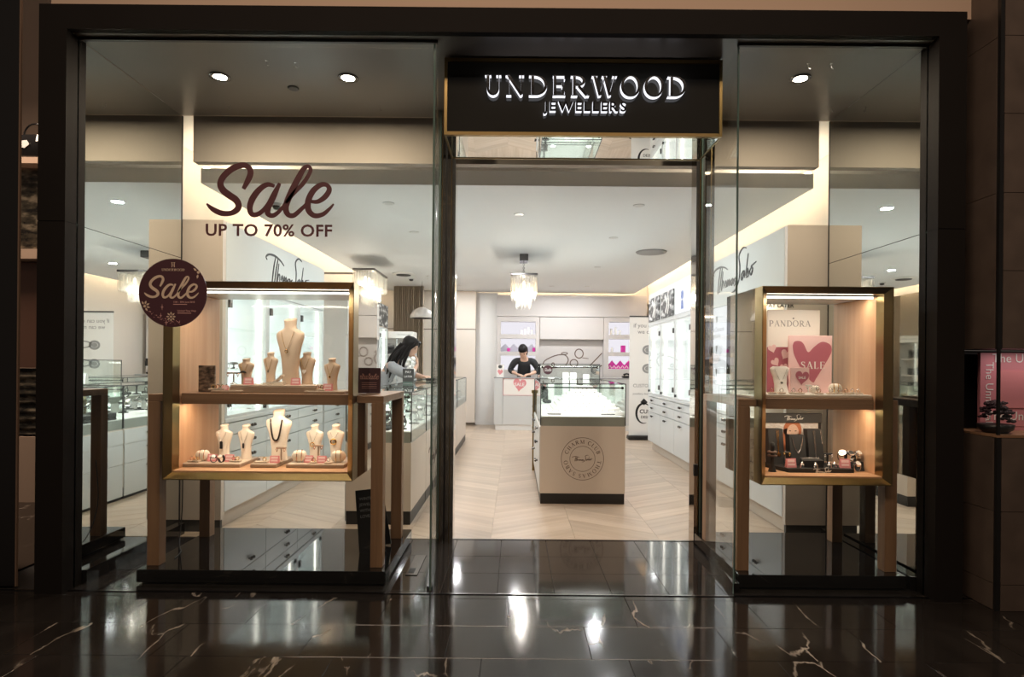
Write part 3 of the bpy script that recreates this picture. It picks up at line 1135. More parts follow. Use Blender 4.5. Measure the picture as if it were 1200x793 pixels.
soffit_lamp(X(255, 3.56), 3.56, 'bright recessed downlight above the round burgundy sale sign')
soffit_lamp(X(405, 3.56), 3.56, 'bright recessed downlight between the grey disc and the entrance sign')
soffit_lamp(X(935, 3.52), 3.52, 'bright recessed downlight above the pink heart posters')
t = solo('smoke_detector', MB().lathe([(.028, -.008), (.034, -.004), (.034, 0)], (X(341, 3.7), 3.7, ZS), 20), M['charcoal'], 'dark grey disc set in the window soffit between two downlights', 'detector')
for i, (u, v, yy, lb) in enumerate(((309, 77, 3.36, 'small metal hook in the soffit above the disc, first of a pair'), (343, 80, 3.38, 'small metal hook in the soffit above the disc, second of a pair'),
                                    (265, 118, 3.95, 'small wire hook hanging from the soffit edge above the large script word'),
                                    (442, 118, 3.95, 'small wire hook hanging from the soffit edge near the entrance sign'),
                                    (944, 71, 3.34, 'small metal hook above the single downlight, first of a pair'), (971, 72, 3.34, 'small metal hook above the single downlight, second of a pair'),
                                    (972, 113, 3.9, 'small wire hook hanging from the soffit beside the mirror edge'))):
    xx = X(u, yy)
    m = MB().lathe([(.006, -.004), (.006, 0)], (xx, yy, ZS), 8)
    m.tube([(xx, yy, ZS), (xx + .003, yy, ZS - .025), (xx + .012, yy, ZS - .032), (xx + .014, yy, ZS - .022)], .0022, 5)
    solo('ceiling_hook', m, M['silver'], lb, 'hook', 'hooks in the window soffit')

# ------------------------------------------------------------------ ceiling fittings inside
def ceiling_lamp(x, y, label):
    t = thing('ceiling_spot', label, 'light', (x, y, ZC), 'recessed spots in the shop ceiling')
    part('trim_ring', MB().lathe([(.036, -.003), (.050, -.004), (.052, 0), (.036, 0)], (x, y, ZC), 20), M['white'], t)
    part('lamp_face', MB().lathe([(.001, -.001), (.030, -.001), (.035, 0)], (x, y, ZC - .0015), 16), M['lamp_small'], t)


LAMP_LABELS = ['ceiling spot over the front end of the long glass counter', 'ceiling spot over the middle of the long glass counter', 'ceiling spot over the far end of the long glass counter',
               'ceiling spot over the end of the lettered header by the pink posters', 'ceiling spot in front of the first bright wall cabinet', 'ceiling spot in front of the last bright wall cabinet',
               'ceiling spot over the back counter beside the chandelier', 'ceiling spot over the back counter near the tall banner', 'ceiling spot over the far corner by the brown curtain',
               'ceiling spot in front of the chandelier', 'ceiling spot behind the chandelier']
for (x, y), lb in zip(SHOP_LAMPS, LAMP_LABELS):
    ceiling_lamp(x, y, lb)
y = 7.4
t = thing('ceiling_speaker', 'round grey speaker grille in the ceiling over the bright wall cabinets', 'speaker', (X(762, y), y, ZC))
part('rim', MB().lathe([(.150, -.012), (.180, -.014), (.190, 0), (.150, 0)], (X(762, y), y, ZC), 32), M['grey_mid'], t)
part('grille', MB().lathe([(.001, -.004), (.150, -.004), (.151, 0)], (X(762, y), y, ZC), 28), pmat('lilac grey grille', (.42, .42, .46), .6), t)
y = 9.4
t = thing('ceiling_vent', 'round air vent with a dark slot in the ceiling before the curtain', 'vent', (X(472, y), y, ZC))
part('rim', MB().lathe([(.13, -.02), (.17, -.012), (.18, 0), (.13, 0)], (X(472, y), y, ZC), 28), M['white_matt'], t)
part('cone', MB().lathe([(.001, -.035), (.11, -.030), (.125, -.006), (.11, 0)], (X(472, y), y, ZC), 24), M['charcoal'], t)
y = 5.3
t = thing('security_camera', 'small dark dome camera on a white ceiling mount seen behind the large script word', 'camera', (X(322, y), y, ZC))
part('mount', MB().lathe([(.055, -.02), (.06, -.012), (.06, 0)], (X(322, y), y, ZC), 20), M['white'], t)
part('dome', MB().ball((X(322, y), y, ZC - .02), .036, 12), M['black_glass'], t)
y = 9.9
t = thing('smoke_alarm', 'small dark smoke alarm on the ceiling in front of the brown curtain', 'alarm', (X(481, y), y, ZC))
part('base', MB().lathe([(.05, -.016), (.055, -.01), (.055, 0)], (X(481, y), y, ZC), 16), M['white'], t)
part('sensor', MB().lathe([(.02, -.045), (.032, -.04), (.036, -.016)], (X(481, y), y, ZC), 14), M['charcoal'], t)
for u, y, lb in ((500, 9.6, 'short sprinkler head on the ceiling by the bronze entrance post'),):
    x = X(u, y)
    t = thing('sprinkler', lb, 'sprinkler', (x, y, ZC))
    part('rose', MB().lathe([(.02, -.004), (.022, 0)], (x, y, ZC), 12), M['silver'], t)
    part('head', MB().lathe([(.012, -.05), (.012, -.045), (.004, -.04), (.005, -.004)], (x, y, ZC), 8), M['silver'], t)


# chandelier
def chandelier(x, y, zt, lx, ly, zbody, label, canopy=True):
    t = thing('chandelier', label, 'chandelier', (x, y, zt), 'crystal chandeliers')
    if canopy:
        part('canopy', MB().bbox(x - .055, x + .055, y - .12, y + .12, zt - .085, zt, .004), M['chrome_dark'], t)
        m = MB()
        z = zt - .085
        while z > zbody + .03:
            m.torus((x, y, z - .014), .012, .003, 'Y' if int((zt - z) / .02) % 2 else 'X', 8, 5)
            z -= .022
        part('chain', m, M['chrome_dark'], t)
    else:
        part('wall_bracket', MB().box(-2.72, x, y - .02, y + .02, zbody + .002, zbody + .026).box(-2.72, -2.70, y - .08, y + .08, zbody - .06, zbody + .08), M['chrome_dark'], t)
    part('top_plate', MB().bbox(x - lx / 2, x + lx / 2, y - ly / 2, y + ly / 2, zbody, zbody + .028, .004), M['chrome_dark'], t)
    n = max(2, int(ly / .2))
    for k in range(n):
        yy = y - ly / 2 + ly * (k + .5) / n
        part('bulb', MB().lathe([(.012, 0), (.016, .02), (.012, .05), (.002, .075)], (x, yy, zbody - .13), 8), M['bulb'], t)
    proto = None
    for tier, (fx, fy, z1, ln) in enumerate(((1.0, 1.0, zbody - .002, .24), (.78, .90, zbody - .012, .24), (.60, .76, zbody - .125, .24))):
        wx, wy = lx * fx - .03, ly * fy - .03
        nx, ny = max(2, int(wx / .032)), max(3, int(wy / .036))
        spots = []
        for k in range(nx + 1):
            spots += [(x - wx / 2 + wx * k / nx, y - wy / 2), (x - wx / 2 + wx * k / nx, y + wy / 2)]
        for k in range(1, ny):
            spots += [(x - wx / 2, y - wy / 2 + wy * k / ny), (x + wx / 2, y - wy / 2 + wy * k / ny)]
        for sx_, sy_ in spots:
            if proto is None:
                r = .0145
                m = MB()
                m.loft([[(r * math.cos(PI / 3 * i) * q, r * math.sin(PI / 3 * i) * q, zz) for i in range(6)] for q, zz in ((.4, 0), (1, -.03), (1, -.20), (.1, -.24))], 0, False)
                proto = mesh_from(m, 'crystal', M['crystal'])
            o = bpy.data.objects.new('crystal', proto)
            COL.objects.link(o)
            o.parent = t
            o.location = (sx_ - x, sy_ - y, z1 - zt)
            o.rotation_euler = (0, 0, random.random())
    for k in range(n):
        d = bpy.data.lights.new('chandelier_bulb_light', 'POINT')
        d.energy = CHANDELIER
        d.color = (1, .95, .88)
        d.shadow_soft_size = .02
        o = bpy.data.objects.new('chandelier_bulb_light', d)
        COL.objects.link(o)
        o.location = (x, y - ly / 2 + ly * (k + .5) / n, zbody - .235)
    return t


chandelier(.175, 7.72, ZC, .335, .80, 2.285, 'long crystal chandelier hanging in the middle of the shop above the aisle')
chandelier(-1.93, 8.25, ZC, .30, .80, 2.412, 'crystal chandelier close to the wall behind the gold display case', False)

# ------------------------------------------------------------------ wall units
def knob(mb, x, y, z, s):
    mb.cyl((x, y, z), (x - s * .016, y, z), .006, .006, 8)
    mb.cyl((x - s * .016, y, z), (x - s * .030, y, z), .014, .011, 10)
    return mb


ORD = ['first', 'second', 'third', 'fourth', 'fifth', 'sixth', 'seventh']


def base_bay(s, y0, y1, label, group):
    """drawers over a cupboard door, front at x = s*XU; the photo shows pairs of small knobs"""
    xf = s * XU
    t = thing('drawer_cabinet', label, 'cabinet', (s * 2.28, (y0 + y1) / 2, 0), group)
    part('carcass', MB().box(s * (XU + .022), s * 2.70, y0 + .001, y1 - .001, .12, .755), M['white'], t)
    part('plinth', MB().box(s * (XU + .06), s * 2.69, y0, y1, 0, .12), M['beige_panel'], t)
    yc = (y0 + y1) / 2
    ky = yc + .06
    for z0, z1 in ((.668, .750), (.545, .662)):
        d = part('drawer', MB().box(xf, s * (XU + .021), y0 + .004, y1 - .004, z0, z1), M['white'], t)
        for q in (-.022, .022):
            part('knob', knob(MB(), xf, ky + q, (z0 + z1) / 2, s), M['chrome_dark'], d)
    for a, b, q in ((y0 + .004, y1 - .004, .20),):
        d = part('door', MB().box(xf, s * (XU + .021), a, b, .13, .539), M['white'], t)
        for q in (-.022, .022):
            part('knob', knob(MB(), xf, ky + q, .49, s), M['chrome_dark'], d)
    return t


def lit_bay(s, y0, y1, z0, z1, label, group):
    xf = s * XU
    t = thing('lit_cabinet', label, 'cabinet', (s * 2.3, (y0 + y1) / 2, z0), group)
    part('back_panel', MB().box(s * 2.30, s * 2.32, y0 + .03, y1 - .03, z0 + .02, z1 - .02), M['lit_white'], t)
    m = MB()
    for ya in (y0, y1 - .035):
        m.box(s * (XU + .001), s * 2.34, ya + .0005, ya + .0345, z0, z1)
    m.box(s * (XU + .001), s * 2.34, y0 + .035, y1 - .035, z0, z0 + .02)
    m.box(s * (XU + .001), s * 2.34, y0 + .035, y1 - .035, z1 - .02, z1)
    part('frame', m, M['white'], t)
    part('light_strip', MB().box(s * (XU + .05), s * (XU + .065), y1 - .052, y1 - .037, z0 + .03, z1 - .03), M['led'], t)
    for q in (.36, .68):
        part('shelf', MB().box(s * 2.03, s * 2.29, y0 + .037, y1 - .055, z0 + (z1 - z0) * q, z0 + (z1 - z0) * q + .008), M['glass_case'], t)
    d = part('glass_door', MB().box(xf, s * (XU + .006), y0 + .037, y1 - .037, z0 + .022, z1 - .022), M['glass_case'], t)
    part('hinge', MB().box(xf - s * .012, s * (XU + .010), y0 + .04, y0 + .075, z1 - .16, z1 - .10).box(xf - s * .012, s * (XU + .010), y0 + .04, y0 + .075, z0 + .08, z0 + .14), M['chrome_dark'], d)
    part('lock', MB().box(xf - s * .014, s * (XU + .004), y1 - .075, y1 - .045, z0 + .03, z0 + .06), M['black'], d)
    return t


def small_stock(s, y, z, kind, label):
    """a little piece on a glass shelf or cabinet floor"""
    x = s * 2.12
    m = MB()
    if kind == 0:
        m.torus((x, y, z + .026), .022, .005, 'X', 12, 5)
        m.box(x - .016, x + .016, y - .02, y + .02, z, z + .008)
        solo('bangle', m, M['silver'], label, 'bangle', 'small stock in the bright wall cabinets')
    else:
        m.lathe([(.03, 0), (.03, .004), (.006, .012), (.006, .03), (.032, .034), (.034, .046), (.02, .052)], (x, y, z), 12)
        solo('watch_stand', m, M['chrome_dark'], label, 'watch', 'small stock in the bright wall cabinets')


# wall with the signature header: three bays behind the gold case, then a taupe unit and one more bay
for k in range(3):
    y0 = 4.24 + k * .72
    base_bay(-1, y0, y0 + .72, 'white drawer cabinet seen below the wide gold case, %s from the window' % ORD[k], 'drawer cabinets behind the wide gold case')
    lit_bay(-1, y0, y0 + .72, .79, 1.745, 'bright glass door cabinet seen through the wide gold case, %s from the window' % ORD[k], 'bright cabinets behind the wide gold case')
for k in range(3):
    y0 = 6.45 + k * .72
    base_bay(-1, y0, y0 + .72, 'white drawer cabinet hidden behind the long glass counter, %s of three' % ORD[k], 'drawer cabinets behind the long counter')
solo('worktop', MB().bbox(-2.70, -XU + .004, 4.24, 8.61, .757, .788, .003), M['white'], 'long white worktop on the drawer cabinets behind the wide gold case', 'worktop')
for k in range(3):
    y0 = 6.44 + k * .70
    base_bay(1, y0, y0 + .70, 'white drawer cabinet under the bright wall cabinets by the banner, %s from the entrance' % ORD[k], 'drawer cabinets by the tall banner')
    lit_bay(1, y0, y0 + .70, .79, 1.745, 'bright glass door cabinet beside the tall banner, %s from the entrance' % ORD[k], 'bright cabinets by the tall banner')
for k in range(3):
    y0 = 4.24 + k * .73
    base_bay(1, y0, y0 + .73, 'white drawer cabinet behind the gold case of pink posters, %s from the window' % ORD[k], 'drawer cabinets behind the narrow gold case')
solo('worktop', MB().bbox(XU - .004, 2.70, 4.24, 8.54, .757, .788, .003), M['white'], 'long white worktop running below the bright cabinets to the banner', 'worktop')
q = 0
for s, ys in ((-1, (4.46, 4.60, 4.95, 5.25, 5.75, 6.05)), (1, (6.7, 7.3, 7.5, 8.05, 8.3))):
    for j, y in enumerate(ys):
        small_stock(s, y, .811, (j + 1) % 2, ('small piece in the bright cabinets behind the gold case, %s from window' if s < 0 else
                                             'small piece in the bright cabinets by the banner, %s from entrance') % ORD[j])
for j, y in enumerate((4.42, 4.50, 4.56, 4.66)):
    small_stock(-1, y, .79 + .955 * .36 + .008, j % 2, 'tiny piece on the glass shelf in the first bright cabinet, %s along' % ORD[j])

# headers
def header(s, y0, y1, z0, z1, label):
    t = thing('header_panel', label, 'panel', (s * 2.0, (y0 + y1) / 2, z0))
    part('panel_board', MB().box(s * XU, s * 2.70, y0, y1, z0, z1), M['paper_text'], t)
    return t


hL = header(-1, 4.24, 6.40, 1.75, 2.19, 'pale grey header with black signature above the wide gold case')
frL = Fr((-XU, 5.42, 1.985), (0, 1, 0))
part('signature_lettering', put_signature(MB(), frL, 1.02, w=.013, c=.004), M['print_black'], hL, label='black handwritten signature lettering')
hR = header(1, 4.24, 6.42, 1.75, 2.19, 'pale grey header with black signature above the pink heart posters')
frR = Fr((XU, 5.24, 2.0), (0, -1, 0))
part('signature_lettering', put_signature(MB(), frR, 1.02, w=.013, c=.004), M['print_black'], hR, label='black handwritten signature lettering')
# end panels of the two unit runs
for s, lb in ((-1, 'beige end panel of the wall units behind the round sale sign'), (1, 'beige end panel of the wall units behind the pink posters')):
    t = thing('end_panel', lb, 'panel', (s * 2.3, 4.22, 0))
    part('panel_board', MB().box(s * XU, s * 2.40, 4.19, 4.235, .085, 2.19), M['beige_panel'], t)
    part('kick_board', MB().box(s * (XU + .01), s * 2.40, 4.20, 4.23, 0, .083), M['charcoal'], t)

# open bay of the right run: services board, wood back, white stile
t = thing('service_board', 'tall white board listing services with diamond marks beside the entrance post', 'sign', (2.02, 5.68, .79))
part('board', MB().box(1.99, 2.02, 5.44, 5.92, .79, 1.745), M['lit_poster'], t)
fr = Fr((1.99, 5.68, 0), (0, -1, 0))
m = MB()
for z, words in ((1.58, 'Loose Diamond\nSpecialist'), (1.30, 'Valuations'), (1.08, 'Custom Made')):
    dm = [(-.020, .02), (-.012, .032), (.012, .032), (.020, .02), (0, -.03)]
    part('diamond_mark', MB().poly(fr, [(a * 1.2, z + .05 + b * 1.2) for a, b in dm], 0, .002), M['print_grey'], t)
    if z > 1.1:
        put_text(m, fr, words, .062, (0, z - .06), line=.9, c=.002)
part('lettering', m, M['print_grey'], t)
solo('wall_panel', MB().box(2.30, 2.33, 4.30, 5.42, .79, 1.745), M['box_wood'], 'pale wood back panel of the open bay beside the services board', 'panel')
solo('upright', MB().box(1.99, 2.29, 4.90, 4.98, .79, 1.748), M['white'], 'white upright between the wood back panel and the gold case', 'panel')
area_light('open_bay_light', (2.14, 4.95, 1.745), .08, 1.6, (1.0, .80, .58), .9)
# open bay: a small glass case standing on the worktop
t = thing('counter_case', 'small glass case of rings on the worktop near the entrance post', 'showcase', (2.16, 5.5, .79))
part('glass_box', MB().box(2.03, 2.27, 5.05, 5.42, .80, 1.03), M['glass_case'], t)
part('floor_board', MB().box(2.03, 2.27, 5.05, 5.42, .789, .80), M['white'], t)

# poster lightboxes over the bright cabinets
t0 = thing('cabinet_header', 'white header with three poster frames above the bright cabinets', 'panel', (2.0, 7.5, 1.75))
part('panel_board', MB().box(XU, 2.70, 6.44, 8.54, 1.75, 2.19), M['white'], t0)
for k, (mat, lb) in enumerate((('lit_poster', 'white backlit poster with a blue jewel, nearest the entrance post'), ('photo_bw', 'black and white photo poster in the middle above the bright cabinets'), ('photo_bw', 'black and white photo poster next to the tall banner'))):
    y0 = 6.44 + k * .70
    t = thing('poster', lb, 'poster', (XU, y0 + .35, 1.80), 'posters above the bright cabinets')
    part('print', MB().box(XU - .012, XU - .001, y0 + .05, y0 + .65, 1.80, 2.12), M[mat], t)
    fr = Fr((XU - .012, y0 + .35, 1.96), (0, -1, 0))
    if k == 0:
        m = MB()
        m.poly(fr, [(.05 * math.cos(a), .04 + .05 * math.sin(a)) for a in [2 * PI * i / 20 for i in range(20)]], 0, .002)
        m.poly(fr, [(-.05, -.12), (.05, -.12), (.03, -.02), (-.03, -.02)], 0, .002)
        part('jewel_print', m, pmat('blue jewel print', (.10, .16, .42), .4), t)
    else:
        m = MB()
        m.ribbon(fr, smooth_path([(-.10, .12), (.02, .02), (-.06, -.10)], 5), .05, 0, .002)
        m.ribbon(fr, smooth_path([(.05, .13), (.10, .0), (.04, -.12)], 5), .04, 0, .002)
        part('figure_print', m, M['print_white'], t)

# taupe unit on the other wall and its last bay
t = thing('tall_cabinet', 'taupe wall unit with ring line drawing below the wall chandelier', 'cabinet', (-2.3, 8.1, .79))
part('carcass', MB().box(-2.70, -XU - .02, 7.30, 9.0, .79, 2.04), M['taupe'], t)
part('door', MB().box(-XU - .02, -XU, 7.30, 9.0, 1.845, 2.04), M['taupe'], t)
part('door', MB().box(-XU - .02, -XU, 7.30, 9.0, 1.535, 1.838), M['taupe'], t)
fr = Fr((-XU - .02, 8.3, 1.3), (0, 1, 0))
m = MB()
for cx_, cz_, r in ((-.1, .12, .11), (.2, -.05, .10)):
    m.ribbon(fr, arc(cx_, cz_, r, r * .8, 0, 360, 24)[:-1], .012, 0, .003, closed=True)
part('ring_drawing', m, M['print_brown'], t)
lit_bay(-1, 9.02, 9.62, .79, 1.745, 'narrow bright cabinet by the white display tower', 'bright cabinets behind the long counter')
t = thing('poster', 'small dark photo poster above the narrow bright cabinet', 'poster', (-XU, 9.32, 1.78))
part('print', MB().box(-XU - .03, -XU, 9.02, 9.62, 1.76, 2.10), M['photo_bw'], t)
base_bay(-1, 9.02, 9.62, 'white drawer cabinet below the narrow bright cabinet', 'drawer cabinets behind the long counter')

# ------------------------------------------------------------------ long glass counter (one case after another) and island
def showcase(x0, x1, y0, y1, z_glass, z_band, ztop, zplinth, label, group, body='beige_panel', drawers=None, name='display_counter', low=None):
    t = thing(name, label, 'showcase', ((x0 + x1) / 2, (y0 + y1) / 2, 0), group)
    part('body', MB().box(x0, x1, y0, y1, zplinth, z_band), M[body], t)
    part('plinth', MB().box(x0 + .004, x1 - .004, y0 + .004, y1 - .004, 0, zplinth), M['black'], t)
    part('band', MB().box(x0 + .003, x1 - .003, y0 + .003, y1 - .003, z_band, z_glass), M['grey_band'], t)
    part('tray_floor', MB().box(x0 + .012, x1 - .012, y0 + .012, y1 - .012, z_glass, z_glass + .006), M['print_white'], t)
    g = .006
    part('glass_front', MB().box(x0, x1, y0, y0 + g, z_glass - .07, ztop - g), M['glass_case'], t)
    part('glass_rear', MB().box(x0, x1, y1 - g, y1, z_glass, ztop - g), M['glass_case'], t)
    part('glass_side', MB().box(x0, x0 + g, y0 + g, y1 - g, z_glass - .07, ztop - g), M['glass_case'], t)
    part('glass_side', MB().box(x1 - g, x1, y0 + g, y1 - g, z_glass - .07, ztop - g), M['glass_case'], t)
    part('glass_top', MB().box(x0, x1, y0, y1, ztop - g, ztop), M['glass_case'], t)
    m = MB()
    e = .0035
    for xa in (x0, x1):
        for ya in (y0, y1):
            m.box(xa - e, xa + e, ya - e, ya + e, z_glass - .07, ztop)
    for ya in (y0, y1):
        m.box(x0, x1, ya - e, ya + e, ztop - .004, ztop + .003)
    for xa in (x0, x1):
        m.box(xa - e, xa + e, y0, y1, ztop - .004, ztop + .003)
    part('glass_edge', m, M['charcoal'], t)
    m = MB().box(x0 + .02, x1 - .02, y0 + .012, y0 + .022, ztop - .040, ztop - .030)
    m.cyl((x0 + .026, y0 + .008, ztop - .035), (x0 + .026, y0 + .026, ztop - .035), .012, None, 10).cyl((x1 - .026, y0 + .008, ztop - .035), (x1 - .026, y0 + .026, ztop - .035), .012, None, 10)
    part('light_bar', m, M['chrome_dark'], t)
    area_light('case_lamp', ((x0 + x1) / 2, y0 + .035, ztop - .036), x1 - x0 - .06, CASE_LAMP, (1, .99, .97), .02, (math.radians(35), 0, 0))
    if drawers:
        xs, n = drawers
        for k in range(n):
            ya, yb = y0 + (y1 - y0) * k / n, y0 + (y1 - y0) * (k + 1) / n
            for z0, z1 in ((z_band - .13, z_band - .01), (z_band - .30, z_band - .135), ((low or zplinth + .01), z_band - .305)):
                xa = x0 if xs < 0 else x1
                d = part('drawer', MB().box(xa - .008 if xs < 0 else xa, xa if xs < 0 else xa + .008, ya + .006, yb - .006, z0, z1), M['white'], t)
                for q in (-.022, .022):
                    part('knob', knob(MB(), xa - .008 if xs < 0 else xa + .008, (ya + yb) / 2 + q, z1 - .05, 1 if xs < 0 else -1), M['chrome_dark'], d)
    return t


CX0, CX1 = -1.17, -.688
LC = []
for k, (y0, y1, nd) in enumerate(((4.42, 5.16, 1), (5.17, 6.53, 2), (6.54, 7.91, 2), (7.92, 9.30, 2))):
    LC.append(showcase(CX0, CX1, y0, y1, .685, .605, .98, .10, 'long glass topped jewellery counter along the aisle, %s section from the window' % ORD[k], 'sections of the long glass counter', 'beige_panel', (-1, nd), low=.025))
fr = Fr((CX1, 5.66, .36), (0, 1, 0))
part('signature_lettering', put_signature(MB(), fr, .66, w=.02, c=.003), M['print_brown'], LC[1], label='brown handwritten signature on the aisle side')

IX0, IX1 = .300, .967 + .06
IA = showcase(X(634, 5.13), X(733.5, 5.13), 5.13, 6.68, .745, .668, 1.033, .09, 'glass showcase island with round printed emblem in the middle of the aisle', 'sections of the aisle showcase', 'beige_panel', (-1, 2))
fr = Fr((X(683.5, 5.13), 5.13, .388), (1, 0, 0))
m = MB()
m.ribbon(fr, arc(0, 0, .182, .182, 0, 360, 64)[:-1], .004, 0, .0015, closed=True)
m.ribbon(fr, arc(0, 0, .108, .108, 0, 360, 48)[:-1], .0035, 0, .0015, closed=True)
put_signature(m, fr, .175, (0, 0), .02, .0015)


def ring_text(m, s, R, h, a_mid, span, sgn=1):
    """serif capitals round a circle, tops outwards"""
    wd = [GLY[c][0] for c in s]
    tot = sum(wd)
    a = a_mid + span / 2
    for c, w in zip(s, wd):
        aw = span * w / tot
        ac = math.radians(a - aw / 2)
        up = Vector((math.cos(ac), 0, math.sin(ac)))
        rt = Vector((math.sin(ac), 0, -math.cos(ac)))
        f = Fr(fr.o + up * R, rt, up)
        put_serif(m, f, c, h, (0, 0), 0, .0015, weight=1.0)
        a -= aw


ring_text(m, 'CHARM CLUB', .130, .033, 90, 150)
ring_text(m, 'THOMAS SABO', .130, .033, -90, 172)
part('emblem_print', m, M['print_brown'], IA, label='round brown printed emblem with lettering')
# stepped white pyramid inside
t = thing('stepped_display', 'white stepped pyramid display of charms inside the aisle showcase', 'display', (X(684, 5.6), 5.6, .752))
xc = X(684, 5.55)
charm = MB()
for k in range(8):
    w = .66 - k * .072
    z = .752 + k * .031
    ya = 5.25 + k * .030
    part('step', MB().bbox(xc - w / 2, xc + w / 2, ya, ya + .66 - k * .070, z, z + .0315, .002), M['print_white'], t)
    n = max(3, 12 - k)
    for j in range(n):
        charm.ball((xc - w / 2 + w * (j + .5) / n, ya + .018, z + .038), .006, 6)
part('charm_bead', charm, M['silver'], t, kind='stuff')
for k, uu in enumerate((650, 713)):
    m = MB()
    for j in range(5):
        m.torus((X(uu, 5.2) + (j - 2) * .022, 5.20, .765), .014, .004, 'Z', 10, 5)
    solo('bracelet_row', m, M['chrome_dark'], 'row of dark beads in front of the white stepped pyramid, %s end' % ('seller side' if k == 0 else 'banner side'), 'bracelet', 'dark beads in the aisle showcase')
IB = showcase(.356, 1.026, 6.71, 7.45, .745, .668, 1.20, .09, 'taller glass showcase with white stands behind the emblem island', 'sections of the aisle showcase', 'white', (-1, 1))
part('support_post', MB().box(.275, .312, 6.72, 6.74, 0, .87).bbox(.262, .318, 6.705, 6.75, .87, .905, .004), M['brass'], IB, label='brass edged upright with a dark cap')
fr = Fr((X(642, 6.71), 6.704, 1.135), (1, 0, 0))
part('round_sticker', MB().poly(fr, [(.052 * math.cos(2 * PI * i / 24), .052 * math.sin(2 * PI * i / 24)) for i in range(24)], 0, .002), M['burgundy_disc'], IB)
m = put_sale(MB(), fr, .085, (0, 0), .0035)
part('sticker_lettering', m, M['print_white'], IB)
IC = showcase(.356, 1.026, 7.48, 8.60, .745, .668, .98, .09, 'last low glass showcase of the aisle island before the back counter', 'sections of the aisle showcase', 'white', (-1, 2))
for j, (u, h) in enumerate(((646, .15), (663, .21), (672, .21), (687, .19))):
    x = X(u, 7.0)
    m = MB().loft([[(x - .035, 6.95, .752), (x + .035, 6.95, .752), (x + .035, 7.05, .752), (x - .035, 7.05, .752)],
                   [(x - .035, 6.99, .752 + h + .14), (x + .035, 6.99, .752 + h + .14), (x + .035, 7.02, .752 + h + .14), (x - .035, 7.02, .752 + h + .14)]], 0, False)
    t = solo('earring_stand', m, M['print_white'], 'white upright stand in the taller aisle showcase, %s from the sticker' % ORD[j], 'stand', 'white stands in the taller aisle showcase')
for j, (y, kk) in enumerate(((6.85, 0), (7.0, 1), (7.15, 0), (7.3, 1), (7.7, 0), (7.9, 1), (8.1, 0), (8.3, 1))):
    m = MB()
    if kk:
        m.lathe([(.05, 0), (.05, .008), (.012, .02), (.012, .10), (.03, .13), (.018, .155)], (.45, y, .752), 12)
    else:
        m.bbox(.41, .49, y - .04, y + .04, .752, .79, .006)
        m.torus((.45, y, .815), .028, .006, 'X', 14, 5)
    solo('dark_stand', m, M['velvet_black'], 'black jewellery stand at the drawer side of the aisle island, %s from the window' % (ORD + ['eighth'])[j], 'stand', 'black stands in the aisle island')

# stock inside the long counter: watches on cuffs, small stands
protoW = None
WL = []
for k in range(36):
    r = k % 3
    y = 4.56 + (k // 3) * .40 + random.uniform(-.05, .05)
    x = (-.78, -.93, -1.07)[r] + random.uniform(-.02, .02)
    z = .691 + r * .035
    lab = 'silver watch on a cuff in the long glass counter, row %s from the aisle, %s from the window'
    nm = ['first', 'second', 'third', 'fourth', 'fifth', 'sixth', 'seventh', 'eighth', 'ninth', 'tenth', 'eleventh', 'twelfth'][k // 3]
    label = 'silver watch in the long counter, %s row off the aisle, %s from window' % (ORD[r], nm)
    if protoW is None:
        t = thing('watch', label, 'watch', (0, 0, 0), 'watches in the long glass counter')
        m = MB().ribbon(Fr((0, .016, 0)), arc(0, .055, .038, .045, -240, 60, 16), .006, 0, .032)
        part('strap', m, M['silver'], t, local=True)
        m = MB().cyl((0, -.015, .103), (0, -.022, .112), .030, .028, 16)
        part('case', m, M['chrome_dark'], t, local=True)
        m = MB().cyl((0, -.0222, .1122), (0, -.0228, .1128), .023, .023, 16)
        part('dial', m, M['print_white'], t, local=True)
        m = MB().lathe([(.045, 0), (.045, .006), (.03, .01)], (0, 0, 0), 14)
        part('stand_base', m, M['velvet_black'], t, local=True)
        protoW = t
        t.location = (x, y, z)
        t.rotation_euler = (0, 0, .5)
    else:
        dup(protoW, (x, y, z), random.uniform(.2, 1.2), label)
solo('display_riser', MB().bbox(-1.145, -.86, 4.46, 5.12, .691, .715, .004).bbox(-1.145, -1.0, 4.46, 5.12, .7155, .752, .004), M['velvet_black'], 'black two stepped riser at the window end of the long counter', 'riser')

# things standing on the long counter
y = 6.3
t = thing('card_holder', 'small black printed card in a clear holder on the long counter', 'card', (X(478, y), y, .984))
part('card', MB().box(X(472, y), X(485, y), y, y + .006, 1.0, 1.135), M['charcoal'], t)
fr = Fr((X(478.5, y), y, 1.07), (1, 0, 0))
part('card_lettering', put_text(put_text(MB(), fr, 'PAY', .036, (0, .02), c=.002), fr, 'LATER', .03, (0, -.025), c=.002), M['print_white'], t)
part('foot', MB().box(X(473, y), X(484, y), y - .03, y + .03, .984, 1.0), M['glass_edge'], t)
y = 6.75
t = thing('white_orchid', 'white flower in a glass vase on the counter before the woman with long hair', 'flower', (X(482, y), y, .984))
xv = X(481, y)
part('vase', MB().lathe([(.03, 0), (.034, .02), (.022, .09), (.028, .12)], (xv, y, .984), 12), M['glass_case'], t)
m = MB()
m.tube([(xv, y, .99), (xv + .004, y, 1.12), (xv - .004, y, 1.23)], .004, 5)
part('stem', m, pmat('stem green', (.09, .16, .05), .6), t)
for k in range(9):
    a = k * 2.4
    m = MB().ball((0, 0, 0), .03, 8, 0, (1.0, .5, .7))
    m.xform(Matrix.Translation((xv + .032 * math.cos(a), y + .03 * math.sin(a), 1.12 + .016 * k)) @ Matrix.Rotation(a, 4, 'Z') @ Matrix.Rotation(.5, 4, 'Y'))
    part('petal', m, M['print_white'], t)
y = 7.3
